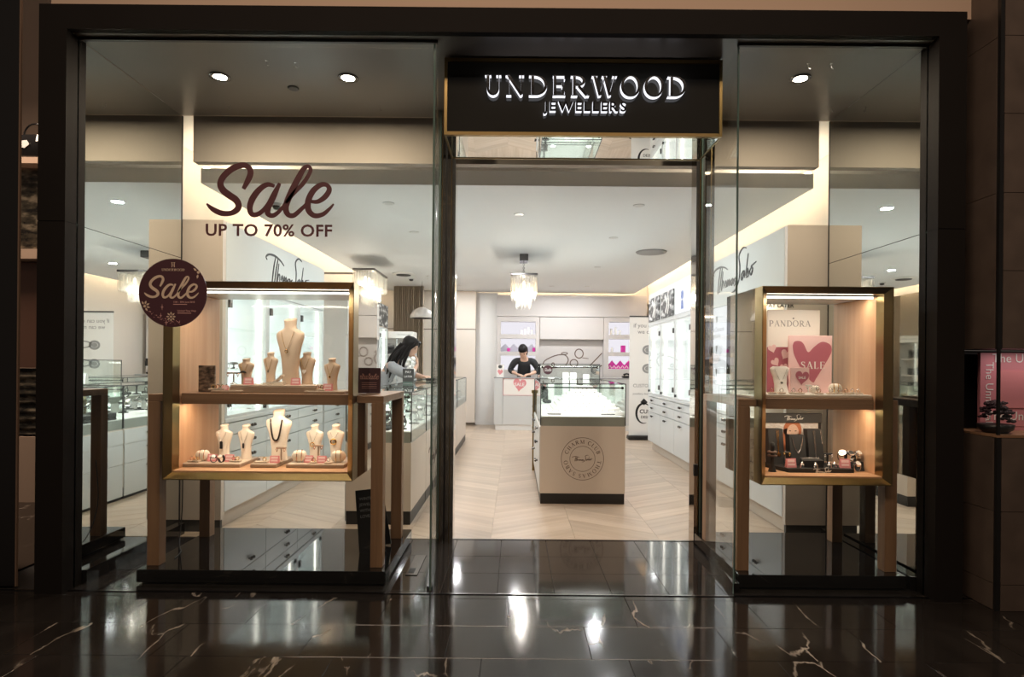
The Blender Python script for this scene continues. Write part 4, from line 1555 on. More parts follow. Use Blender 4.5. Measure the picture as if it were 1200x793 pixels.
t = thing('card_terminal', 'small black payment terminal on the long counter', 'terminal', (X(505, y), y, .984))
part('body', MB().bbox(X(500, y), X(511, y), y - .08, y + .08, .984, 1.015, .006), M['black'], t)
part('screen', MB().box(X(502, y), X(509, y), y + .01, y + .06, 1.0152, 1.0165), M['grey_mid'], t)

# white display tower at the far corner
y = 9.75
xa, xb = X(449, y), X(484, y)
t = thing('display_tower', 'white open display tower with shelves behind the woman with long hair', 'display', ((xa + xb) / 2, y + .15, 0))
part('canopy', MB().bbox(xa, xb, y, y + .36, 1.60, 1.71, .004), M['print_white'], t)
part('back_panel', MB().box(xa, xb, y + .34, y + .36, .02, 1.6), M['white'], t)
part('post', MB().box(xa, xa + .03, y, y + .03, 0, 1.6), M['silver'], t)
part('post', MB().box(xb - .28, xb - .25, y, y + .03, 0, 1.6), M['silver'], t)
for z in (.45, .75, 1.05, 1.32):
    part('shelf', MB().box(xa + .005, xb - .25, y + .01, y + .34, z, z + .02), M['print_white'], t)
part('body', MB().box(xa + .03, xb - .28, y + .06, y + .33, 0.0, .45), M['white'], t)
put = put_text(MB(), Fr(((xa + xb) / 2 + .1, y, 1.645), (1, 0, 0)), 'THOMAS SABO', .035, (0, 0), c=.002)
part('lettering', put, M['print_grey'], t)
for k, (u, z, w, mt) in enumerate(((457, 1.34, .10, 'photo_bw'), (466, 1.34, .06, 'photo_bw'), (456, 1.07, .08, 'photo_bw'), (467, 1.07, .06, 'charcoal'))):
    xx = X(u, y)
    solo('picture_block', MB().bbox(xx - w / 2, xx + w / 2, y + .06, y + .12, z + .0005, z + .17 - .02 * k, .003), M[mt], 'grey photo block on the white display tower, %s shelf, %s' % (('upper', 'upper', 'lower', 'lower')[k], ('wide one', 'narrow one', 'wide one', 'dark one')[k]), 'picture', 'photo blocks on the display tower')

# curtain and beige back panelling
m = MB()
xa, xb, yy = X(461, 10.9), X(496, 10.9), 10.9
n = 96
pts = [(xa + (xb - xa) * i / n, yy + .05 * math.sin(i * 1.05) + .012 * math.sin(i * .37)) for i in range(n + 1)]
m.add([(p[0], p[1], 0.02) for p in pts] + [(p[0] , p[1], ZC - .004) for p in pts], [(i, i + 1, n + 2 + i, n + 1 + i) for i in range(n)], 0, True)
m.add([(p[0], p[1] + .006, 0.02) for p in pts] + [(p[0], p[1] + .006, ZC - .004) for p in pts], [(i + 1, i, n + 1 + i, n + 2 + i) for i in range(n)], 0, True)
solo('curtain', m, M['curtain'], 'full height brown pleated curtain in the far corner behind the display tower', 'curtain')
t = thing('wall_panelling', 'beige wall panelling with one joint beside the brown curtain', 'panel', (X(515, 11.5), 11.5, 0))
xa, xb = -2.70, X(557, 11.5)
part('panel', MB().box(xa, xb, 11.5, 11.53, 0.06, 1.845), M['cream'], t)
part('panel', MB().box(xa, xb, 11.5, 11.53, 1.86, 2.585), M['cream'], t)
part('joint', MB().box(xa, xb, 11.51, 11.53, 1.845, 1.86), M['print_brown'], t)
struct('trim_12', MB().box(X(557.5, 11.7), X(583, 11.7), 11.7, 12.0, 0, 2.585).box(X(557.5, 11.7), X(583, 11.7), 11.69, 11.7, 0, .08), M['white_matt'], None, 'white wall end by the back counter')
t = thing('dome_lamp', 'grey dome pendant lamp in front of the beige panelling', 'lamp', (X(484, 9.9) + .25, 10.3, 2.1))  # solid stand-in for a dome lamp that is only a reflection in glass
xx = X(494, 10.3)
part('shade', MB().lathe([(.205, 0), (.20, .05), (.15, .13), (.06, .18), (.01, .19), (.01, .185), (.055, .172), (.14, .12), (.19, .045), (.195, 0)], (xx, 10.3, 1.97), 28), M['taupe'], t)
part('cord', MB().cyl((xx, 10.3, 2.155), (xx, 10.3, ZC), .004, .004, 6), M['charcoal'], t)
part('lamp_face', MB().lathe([(.001, 0), (.17, 0), (.17, .004)], (xx, 10.3, 1.975), 20), M['lamp_small'], t)

# ------------------------------------------------------------------ back wall unit, back counter
yb = 11.6
def BX(u): return X(u, yb)
def BZ(v): return CZ + (426 - v) * yb / FPX
t = thing('back_unit', 'taupe back wall unit with two columns of lit niches and a ring drawing', 'cabinet', (BX(660), yb, 0))
cols = [(BX(582), BX(632)), (BX(632), BX(707)), (BX(707), 2.62)]
NZ = [[(391.5, 376.5), (412, 396.5), (433, 416.5)], [(391, 376), (411.5, 396), (431.5, 416)]]
NX = [(BX(586.5), BX(627.5)), (BX(713), BX(752))]
part('top_panel', MB().box(cols[0][0], cols[2][1], yb, yb + .30, BZ(370.5), BZ(345.5)), M['taupe'], t)
part('door', MB().box(cols[1][0] + .006, cols[1][1] - .006, yb, yb + .02, BZ(397), BZ(371.2)), M['taupe'], t)
m = MB().box(cols[1][0], cols[1][1], yb + .12, yb + .14, .2, BZ(397))
part('art_panel', m, M['taupe'], t)
for c, (xa, xb) in ((0, cols[0]), (1, cols[2])):
    na, nb = NX[c]
    m = MB()
    m.box(xa + .003, na, yb, yb + .25, .1, BZ(371))
    m.box(nb, xb - .003, yb, yb + .25, .1, BZ(371))
    zs = [BZ(371)] + [q for lo, hi in NZ[c] for q in (BZ(hi), BZ(lo))] + [.1]
    for k in range(0, len(zs), 2):
        m.box(na, nb, yb, yb + .25, zs[k + 1], zs[k])
    part('niche_frame', m, M['taupe'], t)
    for lo, hi in NZ[c]:
        part('lit_back', MB().box(na, nb, yb + .22, yb + .235, BZ(lo), BZ(hi)), M['lit_niche'], t)
fr = Fr((cols[1][0], yb + .12, 0), (1, 0, 0))
m = MB()
W = cols[1][1] - cols[1][0]
def art(pts, w=.02, closed=False):
    m.ribbon(fr, [(a * W, 1.0 + b * .68) for a, b in pts], w, 0, .004, closed=closed)
art(smooth_path([(.06, .28), (.10, .40), (.26, .54), (.40, .56), (.46, .42), (.42, .26)], 6))
art(smooth_path([(.04, .20), (.10, .16), (.30, .20)], 6))
art(arc(.40, .60, .05, .03, 0, 360, 12)[:-1], .015, True)
art(arc(.63, .60, .065, .13, 0, 360, 20)[:-1], .02, True)
art(arc(.55, .32, .06, .11, 0, 360, 20)[:-1], .02, True)
art([(.68, .48), (.78, .46)], .012)
art([(.80, .25), (.99, .62)], .02)
art([(.92, .18), (.99, .27)], .02)
art(arc(.22, .28, .02, .05, 0, 360, 10)[:-1], .02, True)
part('ring_drawing', m, M['print_brown'], t, label='dark line drawing of rings and bracelets')
# things in the niches
def zig(xa, xb, z0, h, y, mat, label, steps=6, grp=None):
    f = Fr((0, y, 0))
    pts = [(xa, z0)]
    for i in range(steps + 1):
        pts.append((xa + (xb - xa) * i / steps, z0 + h * (1.0 if i % 2 else .45)))
    pts.append((xb, z0))
    mm = MB().poly(f, pts, 0, .03)
    t = thing('mountain_card', label, 'display card', ((xa + xb) / 2, y, z0), grp)
    part('cutout', mm, M[mat], t)
    if mat == 'magenta':
        q = MB()
        for i in range(steps):
            x = xa + (xb - xa) * (i + .5) / steps
            q.ribbon(f, [(x - .03, z0 + h * .1), (x, z0 + h * .4), (x + .035, z0 + h * .08)], .012, .03, .032)
        part('print_lines', q, M['print_white'], t)
zig(NX[1][0], NX[1][1], BZ(431.2), .165, yb + .10, 'magenta', 'magenta zigzag mountain cutout in the lowest lit niche by the banner', 8)
zig(NX[0][0], NX[0][0] + .34, BZ(411.6), .15, yb + .12, 'lilac_grey', 'grey zigzag mountain cutout in the middle niche behind the seller, end by the white wall', 4)
zig(NX[0][0] + .36, NX[0][1], BZ(411.6), .15, yb + .12, 'lilac_grey', 'grey zigzag mountain cutout in the middle niche behind the seller, end by the ring drawing', 4)
solo('gift_box', MB().bbox(BX(728.5), BX(733.5), yb + .06, yb + .14, BZ(411.4), BZ(403.5), .004), M['magenta'], 'magenta gift box in the middle lit niche by the banner', 'box')
solo('gift_box', MB().bbox(BX(594), BX(597.5), yb + .04, yb + .10, BZ(411.6), BZ(407.8), .004), M['magenta'], 'tiny magenta box in the niche behind the seller, nearest the white wall', 'box')
solo('gift_box', MB().bbox(BX(624), BX(627), yb + .04, yb + .10, BZ(411.6), BZ(407), .004), M['magenta'], 'tiny magenta box in the niche behind the seller, nearest the ring drawing', 'box')
k = 0
for c, row, us in ((0, 0, (611, 615, 619, 623)), (1, 0, (717, 722, 727, 741, 745)), (1, 1, (718, 741, 746))):
    for u in us:
        lo = NZ[c][row][0]
        h = .09 + .03 * (k % 3)
        k += 1
        m = MB().loft([[(BX(u) - .022, yb + .09, BZ(lo) + .001), (BX(u) + .022, yb + .09, BZ(lo) + .001), (BX(u) + .022, yb + .13, BZ(lo) + .001), (BX(u) - .022, yb + .13, BZ(lo) + .001)],
                       [(BX(u) - .018, yb + .10, BZ(lo) + h), (BX(u) + .018, yb + .10, BZ(lo) + h), (BX(u) + .018, yb + .12, BZ(lo) + h), (BX(u) - .018, yb + .12, BZ(lo) + h)]], 0, False)
        solo('mini_stand', m, M['print_white'], 'tiny white stand in the %s lit niche %s, %s' % (('top', 'middle')[row], ('behind the seller', 'by the banner')[c], ORD[us.index(u)] + ' in its row'), 'stand', 'tiny stands in the lit niches')

# back counter
yc = 10.77
def KX(u): return X(u, yc)
def KZ(v): return CZ + (426 - v) * yc / FPX
t = thing('back_counter', 'white service counter with pink heart sign at the back of the shop', 'counter', (KX(606), yc, 0))
ze = .935
part('body', MB().box(KX(579.5), KX(589.5) - .003, yc, yc + .45, .10, ze), M['white'], t)
part('front_panel', MB().box(KX(589.5) + .003, KX(640), yc + .004, yc + .45, .10, KZ(463.5)), M['white'], t)
part('front_panel', MB().box(KX(640) + .004, 2.30, yc + .004, yc + .45, .10, ze), M['white'], t)
part('sign_band', MB().box(KX(589.5) + .003, KX(640), yc + .012, yc + .45, KZ(463.5) + .004, ze), M['card_white'], t)
part('plinth', MB().box(KX(581), 2.29, yc + .03, yc + .44, 0, .10), M['white_matt'], t)
part('glass_top', MB().bbox(KX(578.8), 2.31, yc - .008, yc + .46, ze + .001, ze + .018, .003), M['grey_mid'], t)
fr = Fr((KX(609), yc + .012, KZ(452.5)), (1, 0, 0))
m = MB()
for a0, a1, b0, b1 in ((KX(589.8), KX(640), KZ(463.2), KZ(463.2) + .006), (KX(589.8), KX(640), ze - .008, ze - .002), (KX(589.8), KX(589.8) + .006, KZ(463.2), ze)):
    m.box(a0, a1, yc + .008, yc + .012, b0, b1)
part('pink_border', m, M['pink'], t)
m = flat_heart(MB(), fr, (0, .015), .235, .235, -.12, .004)
part('heart', m, M['pink'], t)
part('heart_lettering', put_text(MB(), fr, 'SALE', .085, (0, .005), fat=.02, c=.006), M['print_white'], t)
m = flat_heart(MB(), fr, (KX(635) - KX(609), .015), .21, .235, -.12, .004)
part('heart', m, M['pink'], t)
t = thing('heart_card', 'small white card with pink heart standing on the back counter end', 'card', (KX(585.5), yc + .1, ze + .02))
part('card', MB().box(KX(581.6), KX(590.2), yc + .10, yc + .108, ze + .019, KZ(427)), M['card_white'], t)
fr = Fr((KX(586), yc + .10, KZ(436.5)), (1, 0, 0))
part('heart', flat_heart(MB(), fr, (0, 0), .095, .10, -.1, .002), M['pink'], t)
part('roundel', MB().poly(fr, [(.036 * math.cos(2 * PI * i / 16), .105 + .03 * math.sin(2 * PI * i / 16)) for i in range(16)], 0, .002), M['charcoal'], t)
t = thing('desk_telephone', 'small dark device on the back counter beside the banner', 'telephone', (KX(737), yc + .2, ze + .02))
part('body', MB().bbox(KX(732), KX(742), yc + .15, yc + .30, ze + .0185, ze + .06, .01), M['black'], t)
part('handset', MB().tube([(KX(733), yc + .2, ze + .075), (KX(737), yc + .2, ze + .098), (KX(741), yc + .2, ze + .078)], [.022, .014, .022], 8), M['black'], t)
t = thing('monitor', 'small black screen on the back counter beside the tall banner', 'screen', (KX(744), yc + .3, ze + .02))
part('screen', MB().bbox(KX(741), KX(749), yc + .30, yc + .32, 1.10, 1.24, .004), M['black'], t)
part('stand', MB().box(KX(744.5), KX(746), yc + .325, yc + .34, ze + .019, 1.12).box(KX(741), KX(749), yc + .27, yc + .38, ze + .0185, ze + .024), M['charcoal'], t)

# tall banner
yb_ = 9.6
xa, xb, za, zb_ = X(737.5, yb_), 2.66, .07, 1.965
t = thing('pull_up_banner', 'tall white pull up banner printed with rings beside the bright cabinets', 'banner', ((xa + xb) / 2, yb_, 0))
part('sheet', MB().box(xa, xb, yb_, yb_ + .006, za, zb_), M['print_white'], t)
part('top_rail', MB().bbox(xa - .004, xb + .004, yb_ - .008, yb_ + .014, zb_, zb_ + .022, .003), M['charcoal'], t)
part('base_cassette', MB().bbox(xa - .02, xb + .02, yb_ - .09, yb_ + .10, 0, .068, .012), M['black'], t)
fr = Fr((xa, yb_, 0), (1, 0, 0))
for nm_, s_, z_, a_, b_ in (('headline_lettering', 'if you can dream it', .095, .06, 1.80), ('headline_lettering', 'we can make it', .095, .13, 1.70),
                            ('caption_lettering', 'CUSTOM MADE', .075, .06, .84), ('caption_lettering', 'jewellery designed for you', .045, .06, .72)):
    part(nm_, put_text(MB(), fr, s_, z_, (a_, b_), 'LEFT', .006), M['print_grey'], t)
m = MB()
for z, k in ((1.45, .5), (1.15, 1.0)):
    m.ribbon(fr, arc(.52, z, .17, .055, 0, 360, 28)[:-1], .02, 0, .002, closed=True)
    m.ribbon(fr, arc(.30, z - .01, .075, .06, 0, 360, 20)[:-1], .035, 0, .002, closed=True)
    m.poly(fr, [(.30 + .05 * math.cos(i * PI / 4), z - .01 + .04 * math.sin(i * PI / 4)) for i in range(8)], 0, .002)
part('ring_print', m, M['grey_mid'], t)
m = MB().ribbon(fr, arc(.24, .42, .12, .16, 30, 290, 24), [.006 + .03 * math.sin(PI * i / 24) for i in range(25)], 0, .002)
m.poly(fr, [(.18, .60), (.24, .66), (.30, .60), (.24, .55)], 0, .002)
put_text(m, fr, 'CUSTOM', .09, (.17, .42), 'LEFT', .02)
put_text(m, fr, 'DESIGN', .06, (.19, .34), 'LEFT', .01)
part('emblem', m, M['print_black'], t)

# ------------------------------------------------------------------ plinths and display stands in the windows
def plinth(x0, x1, label):
    t = thing('window_plinth', label, 'plinth', ((x0 + x1) / 2, 3.6, 0))
    part('base', MB().box(x0 + .02, x1 - .02, 3.22, 4.0, 0, .012), M['black'], t)
    part('slab', MB().bbox(x0, x1, 3.20, 4.02, .012, .080, .003), M['black_gloss'], t)


plinth(-1.945, -.610, 'polished black plinth under the wide gold display case')
plinth(1.285, 2.185, 'polished black plinth under the narrow gold display case')
BZ0, BZ1 = .562, 1.628
SHELF = 1.022
BFLOOR = .606


def stand(x0, x1, b0, b1, label):
    t = thing('display_stand', label, 'display case', ((x0 + x1) / 2, 3.26, .08))
    L = .066
    for xa in (x0, x1 - L):
        for ya in (3.26, 3.80):
            part('leg', MB().bbox(xa, xa + L, ya, ya + L, .080, .977, .002), M['table_wood'], t)
    for xa, xb in ((x0, b0 - .002), (b1 + .002, x1)):
        part('table_top', MB().bbox(xa, xb, 3.26, 3.866, .9775, 1.017, .002), M['table_wood_x'], t)
    part('table_rail', MB().bbox(b0 - .001, b1 + .001, 3.76, 3.866, .9775, 1.017, .002), M['table_wood_x'], t)
    i = .035
    def ring(d, y):
        return [(b0 + d, y, BZ0 + d), (b1 - d, y, BZ0 + d), (b1 - d, y, BZ1 - d), (b0 + d, y, BZ1 - d)]
    rs = [ring(.004, 3.30), ring(0, 3.30), ring(0, 3.20), ring(.004, 3.20), ring(i, 3.230), ring(i, 3.30)]
    vs = [p for r in rs for p in r]
    fs = []
    for k in range(len(rs) - 1):
        for q in range(4):
            fs.append((k * 4 + q, k * 4 + (q + 1) % 4, (k + 1) * 4 + (q + 1) % 4, (k + 1) * 4 + q))
    part('brass_frame', MB().add(vs, fs), M['brass'], t, label='brushed brass splayed frame')
    for xa, xb, xi in ((b0, b0 + .012, b0 + .034), (b1 - .012, b1, b1 - .034)):
        part('outer_side', MB().box(xa, xb, 3.30, 3.74, BZ0, BZ1), M['bronze_dark'], t)
        part('inner_side', MB().box(min(xi, xb if xi > xb else xa), max(xi, xb if xi > xb else xa), 3.232, 3.74, BZ0 + .012, BZ1 - .012), M['box_wood'], t)
    part('roof', MB().box(b0 + .012, b1 - .012, 3.30, 3.74, BZ1 - .012, BZ1), M['bronze_mirror'], t)
    part('ceiling_board', MB().box(b0 + .04, b1 - .04, 3.30, 3.74, BZ1 - .042, BZ1 - .013), M['white'], t)
    part('floor_board', MB().box(b0 + .036, b1 - .036, 3.232, 3.74, BZ0 + .012, BFLOOR), M['box_wood_x'], t)
    part('underside', MB().box(b0 + .012, b1 - .012, 3.30, 3.74, BZ0, BZ0 + .011), M['brass'], t)
    part('back_glass', MB().box(b0 + .042, b1 - .042, 3.732, 3.740, BFLOOR + .001, BZ1 - .043), M['glass_case'], t)
    part('shelf', MB().bbox(b0 + .042, b1 - .042, 3.305, 3.725, .962, SHELF, .002), M['table_wood_x'], t)
    part('light_strip', MB().box(b0 + .05, b1 - .05, 3.302, 3.312, BZ1 - .052, BZ1 - .0435), M['led'], t)
    part('light_strip', MB().box(b0 + .046, b1 - .046, 3.400, 3.412, .957, .9615), M['led_warm'], t)
    w = b1 - b0 - .12
    area_light('case_light', ((b0 + b1) / 2, 3.36, BZ1 - .046), w, CASE * w, (1.0, .84, .66), .012)
    area_light('case_light', ((b0 + b1) / 2, 3.35, .958), w, CASE * .9 * w, (1.0, .80, .60), .03)
    return t


LB0, LB1 = -1.810, -.790
RB0, RB1 = 1.399, 2.103
S1 = stand(-1.925, -.640, LB0, LB1, 'wide gold framed display case with jewellery busts on a walnut table')
S2 = stand(1.296, 2.168, RB0, RB1, 'narrow gold framed display case with pink posters on a walnut table')

# ------------------------------------------------------------------ jewellery pieces
BP = [(0, .29, .20), (.2, .27, .17), (.4, .31, .155), (.56, .39, .155), (.68, .475, .15), (.74, .50, .14), (.775, .485, .135), (.80, .42, .135), (.825, .29, .14), (.85, .20, .145), (.90, .18, .15), (.95, .195, .165), (.985, .20, .175)]


def bp(zf):
    for (a, rx, ry), (b, rx2, ry2) in zip(BP, BP[1:]):
        if zf <= b:
            k = max(0, (zf - a) / (b - a))
            return rx + (rx2 - rx) * k, ry + (ry2 - ry) * k
    return BP[-1][1:]


def lean(zf):
    return .10 * (zf - .5) ** 2 - .03 * zf


def bust(u, y, z, w, h, rot, label, mat='bust', group='necklace busts', x=None):
    x = X(u, y) if x is None else x
    m = MB()
    rings = []
    for zf, rx, ry in BP:
        rr = []
        for i in range(20):
            a = 2 * PI * i / 20
            tilt = .03 * h * math.sin(a) if zf > .9 else 0
            rr.append((rx * w * math.cos(a), (ry * math.sin(a) + lean(zf)) * w, zf * h + tilt))
        rings.append(rr)
    m.loft(rings)
    m.xform(Matrix.Rotation(rot, 4, 'Z'))
    o = solo('necklace_bust', MB().join(m, (x, y, z)), M[mat], label, 'bust', group, (x, y, z))
    return (x, y, z, w, h, rot)


def on_bust(B, fx, zf, out=.003):
    """point on the front of bust B: fx in half widths, zf in heights"""
    x, y, z, w, h, rot = B
    rx, ry = bp(zf)
    q = max(0.0, 1 - (fx * .5 / rx) ** 2)
    p = Vector((fx * .5 * w, (-ry * math.sqrt(q) + lean(zf)) * w - out, zf * h))
    p = Matrix.Rotation(rot, 4, 'Z') @ p
    return Vector((x, y, z)) + p


def pendant(mb, kind, p, s):
    if kind == 'drop':
        mb.ball((p.x, p.y - .003, p.z - s), s * .55, 8, 0, (1, .6, 1.5))
    elif kind == 'bar':
        mb.bbox(p.x - s * .45, p.x + s * .45, p.y - .006, p.y + .001, p.z - s * 2.4, p.z, .002)
    elif kind == 'ring':
        mb.torus((p.x, p.y - .003, p.z - s), s, s * .3, 'Y', 16, 6)
    elif kind == 'disc':
        mb.cyl((p.x, p.y - .001, p.z - s), (p.x, p.y - .006, p.z - s), s, s * .9, 14)
    elif kind == 'crescent':
        pts = [(p.x + s * math.cos(a), p.y - .004, p.z + s * .6 * math.sin(a)) for a in [PI * (.05 + .9 * i / 12) for i in range(13)]]
        mb.tube(pts, [.001 + .35 * s * math.sin(PI * i / 12) for i in range(13)], 6)
    elif kind == 'heart':
        mb.poly(Fr((p.x, p.y - .001, p.z - s)), heart(2 * s, 2 * s), 0, .005)
    elif kind == 'cross':
        mb.box(p.x - s * .25, p.x + s * .25, p.y - .005, p.y, p.z - 2 * s, p.z).box(p.x - s * .8, p.x + s * .8, p.y - .005, p.y, p.z - s, p.z - .5 * s)
    return mb


def necklace(B, zp, kind, s, label, mat='gold', pmat_='gold', spread=.46, r=.0011, beads=0, name='necklace', power=1.25):
    pts = []
    n = 14
    for i in range(-n, n + 1):
        f = i / n
        fx = spread * math.copysign(abs(f) ** .9, f)
        zf = zp + (.80 - zp) * abs(f) ** power
        pts.append(on_bust(B, fx, zf))
    t = thing(name, label, 'necklace', tuple(on_bust(B, 0, zp)), 'necklaces in the window')
    if beads:
        m = MB()
        fine = smooth_path([tuple(p) for p in pts], 2)
        for p in fine:
            m.ball(p, beads, 6)
        part('bead_string', m, M[mat], t, kind='stuff')
    else:
        part('chain', MB().tube(pts, r, 5), M[mat], t)
    if kind:
        part('pendant', pendant(MB(), kind, on_bust(B, 0, zp, .004), s), M[pmat_], t)
    return t


def price_card(u, y, z, label, w=.052, h=.040, rot=0.0, x=None):
    x = X(u, y) if x is None else x
    t = thing('price_card', label, 'card', (x, y, z), 'pink price cards')
    m = MB().loft([[(-w / 2, 0, 0), (w / 2, 0, 0), (w / 2, .024, 0), (-w / 2, .024, 0)], [(-w / 2, .011, h), (w / 2, .011, h), (w / 2, .013, h), (-w / 2, .013, h)]], 0, False)
    part('card', m, M['pink'], t, local=True)
    up = Vector((0, .011, h)).normalized()
    fr = Fr((0, .0, 0), (1, 0, 0), up)
    m = MB()
    for k, (a, b) in enumerate(((.60, .30), (.24, .22))):
        m.poly(fr, [(-w * .36, h * a), (w * .36, h * a), (w * .36, h * (a + b)), (-w * .36, h * (a + b))], 0, .0008)
    part('price_print', m, M['pink_pale'], t, local=True)
    t.rotation_euler = (0, 0, rot)
    return t


def tray(u0, u1, y0, y1, z, label, h=.020, x0=None, x1=None, mats=('board', 'board_top'), top=True):
    x0 = X(u0, y0) if x0 is None else x0
    x1 = X(u1, y0) if x1 is None else x1
    t = thing('display_board', label, 'board', ((x0 + x1) / 2, (y0 + y1) / 2, z), 'display boards')
    part('base', MB().bbox(x0, x1, y0, y1, z + .0004, z + h * .8, .002), M[mats[0]], t)
    part('top_pad', MB().bbox(x0 + .002, x1 - .002, y0 + .002, y1 - .002, z + h * .8, z + h, .002), M[mats[1]], t)
    return z + h


def ring_on_pad(u, y, z, label, mat='gold', gem='silver', x=None):
    x = X(u, y) if x is None else x
    t = thing('ring', label, 'ring', (x, y, z), 'rings and earrings in the window')
    part('pad', MB().bbox(x - .020, x + .020, y - .016, y + .016, z + .0003, z + .010, .002), M['board_top'], t)
    part('band', MB().torus((x, y, z + .019), .010, .0022, 'Y', 14, 6), M[mat], t)
    part('stone', MB().ball((x, y - .001, z + .031), .0042, 6), M[gem], t)


def t_stand(u, y, z, h, label, mat='board', hang='gold', w=.055, x=None):
    x = X(u, y) if x is None else x
    t = thing('earring_stand', label, 'stand', (x, y, z), 'earring stands in the window')
    part('foot', MB().lathe([(.018, .0003), (.018, .005), (.005, .010)], (x, y, z), 12), M[mat], t)
    part('stem', MB().cyl((x, y, z + .008), (x, y, z + h), .004, .004, 8), M[mat], t)
    part('crossbar', MB().bbox(x - w / 2, x + w / 2, y - .008, y + .008, z + h, z + h + .010, .002), M[mat], t)
    t2 = thing('earrings', 'small pair of earrings on the ' + label.split(' with ')[0], 'earrings', (x, y - .01, z + h))
    for q in (-.38, .38):
        m = MB().torus((x + q * w, y - .010, z + h - .004), .006, .0016, 'Y', 10, 5)
        m.ball((x + q * w, y - .010, z + h - .013), .0035, 6)
        part('earring', m, M[hang], t2)


def pillow(u, y, z, label, band='gold', x=None, s=1.0, rot=.2):
    x = X(u, y) if x is None else x
    m = MB()
    rings = []
    for k in range(9):
        q = -1 + 2 * k / 8
        f = (1 - abs(q) ** 3) ** .45 if abs(q) < 1 else .25
        rings.append([(q * .036 * s, f * .024 * s * math.copysign(abs(math.cos(a)) ** .6, math.cos(a)), .030 * s + f * .028 * s * math.copysign(abs(math.sin(a)) ** .6, math.sin(a))) for a in [2 * PI * i / 14 for i in range(14)]])
    m.loft(rings)
    R = Matrix.Translation((x, y, z + .001)) @ Matrix.Rotation(rot, 4, 'Z')
    solo('cushion', m.xform(R), M['bust_cream'], label, 'cushion', 'bracelet cushions')
    m = MB()
    for q in (-.010, .012):
        m.tube([(q * s, .026 * s * math.cos(a), .030 * s + .030 * s * math.sin(a)) for a in [2 * PI * i / 18 for i in range(18)]], .0022, 5, True)
    solo('bracelet', m.xform(R), M[band], 'bracelets round the ' + label.split(' with ')[0], 'bracelet', 'bracelets on cushions')


def watch(u, y, z, label, strap='black', dial='print_white', rot=0.0, s=1.0, x=None):
    x = X(u, y) if x is None else x
    t = thing('wrist_watch', label, 'watch', (x, y, z), 'watches in the window')
    m = MB().ribbon(Fr((0, .011 * s, 0)), arc(0, .030 * s, .024 * s, .0295 * s, -250, 70, 16), .003, 0, .022 * s)
    part('strap', m, M[strap], t, local=True)
    part('case', MB().cyl((0, -.010 * s, .046 * s), (0, -.018 * s, .053 * s), .019 * s, .018 * s, 16), M['silver'], t, local=True)
    part('dial', MB().cyl((0, -.0182 * s, .0532 * s), (0, -.0186 * s, .0535 * s), .0155 * s, .0155 * s, 14), M[dial], t, local=True)
    t.rotation_euler = (0, 0, rot)


# --- upper shelf of the wide case
zs = SHELF + .0006
t = thing('picture_block', 'dark landscape photo block at the wood end of the upper shelf', 'picture', (X(242, 3.40), 3.40, zs))
part('print', MB().bbox(X(232.5, 3.40), X(252, 3.40), 3.40, 3.412, zs, 1.175, .002), M['photo_dark'], t)
tray(247, 283, 3.345, 3.46, zs, 'small flat board of rings beside the dark photo block', .014)
zr = tray(269, 370, 3.375, 3.62, zs, 'large taupe riser under the tallest bust on the upper shelf', .044)
tray(356, 404, 3.345, 3.56, zs, 'flat oval board below the bust at the brass end of the upper shelf', .014)
for j, (u, y, g) in enumerate(((250, 3.37, 'gold'), (255.5, 3.37, 'rose_gold'), (261, 3.37, 'gold'), (266, 3.38, 'silver'), (256, 3.42, 'rose_gold'))):
    ring_on_pad(u, y, zs + .014, 'ring on the small board by the dark photo block, %s of five' % ORD[j], g)
price_card(263.5, 3.355, zs + .014, 'tiny pink price card on the small board by the dark photo block', .036, .026)
B1 = bust(289, 3.47, zr + .0006, .116, .150, -.35, 'small sand bust with a dark crescent necklace on the upper shelf')
B2 = bust(317.5, 3.52, zr + .0006, .108, .188, -.35, 'small sand bust with a black pendant just beside the tallest bust')
B3 = bust(340.5, 3.50, zr + .0006, .192, .386, -.30, 'tallest sand bust on the upper shelf of the wide case')
B4 = bust(360, 3.53, zr + .0006, .128, .190, -.35, 'sand bust with a white heart pendant on the upper shelf')
B5 = bust(389.5, 3.46, zs + .0146, .112, .186, -.35, 'sand bust with a gold drop pendant at the brass end of the upper shelf')
necklace(B1, .42, 'crescent', .017, 'thin necklace with dark crescent on the small upper bust', 'gold', 'black')
necklace(B2, .44, 'bar', .006, 'thin necklace with short black bar beside the tallest bust', 'gold', 'black')
necklace(B3, .52, 'ring', .008, 'thin gold necklace with small ring pendant on the tallest bust', 'gold', 'gold')
necklace(B4, .46, 'heart', .013, 'necklace with white heart pendant on an upper shelf bust', 'gold', 'print_white')
necklace(B5, .48, 'drop', .012, 'gold drop necklace on the bust at the brass end of the upper shelf', 'gold', 'gold')
price_card(290.5, 3.40, zr + .0006, 'pink price card in front of the crescent necklace bust')
price_card(346, 3.40, zr + .0006, 'pink price card at the foot of the tallest bust')
price_card(384, 3.37, zs + .0146, 'pink price card below the gold drop necklace bust')
ring_on_pad(372, 3.40, zs + .0146, 'ring on the oval board below the gold drop bust, first of two', 'rose_gold')
ring_on_pad(377.5, 3.38, zs + .0146, 'ring on the oval board below the gold drop bust, second of two', 'gold')
t_stand(274, 3.44, zr + .0006, .060, 'glass earring stand beside the crescent necklace bust with chains', 'silver', 'rose_gold', .075)
m = MB().ribbon(Fr((X(322, 3.42), 3.45, zr + .001)), smooth_path([(-.060, .006), (-.03, .008), (.01, .022), (.045, .055)], 5), .008, 0, .05)
m.bbox(X(322, 3.42) - .005, X(322, 3.42) + .055, 3.40, 3.45, zr + .0008, zr + .020, .002)
solo('bracelet_ramp', m, M['bust_cream'], 'curved cream ramp with a bracelet in front of the tallest bust', 'ramp')
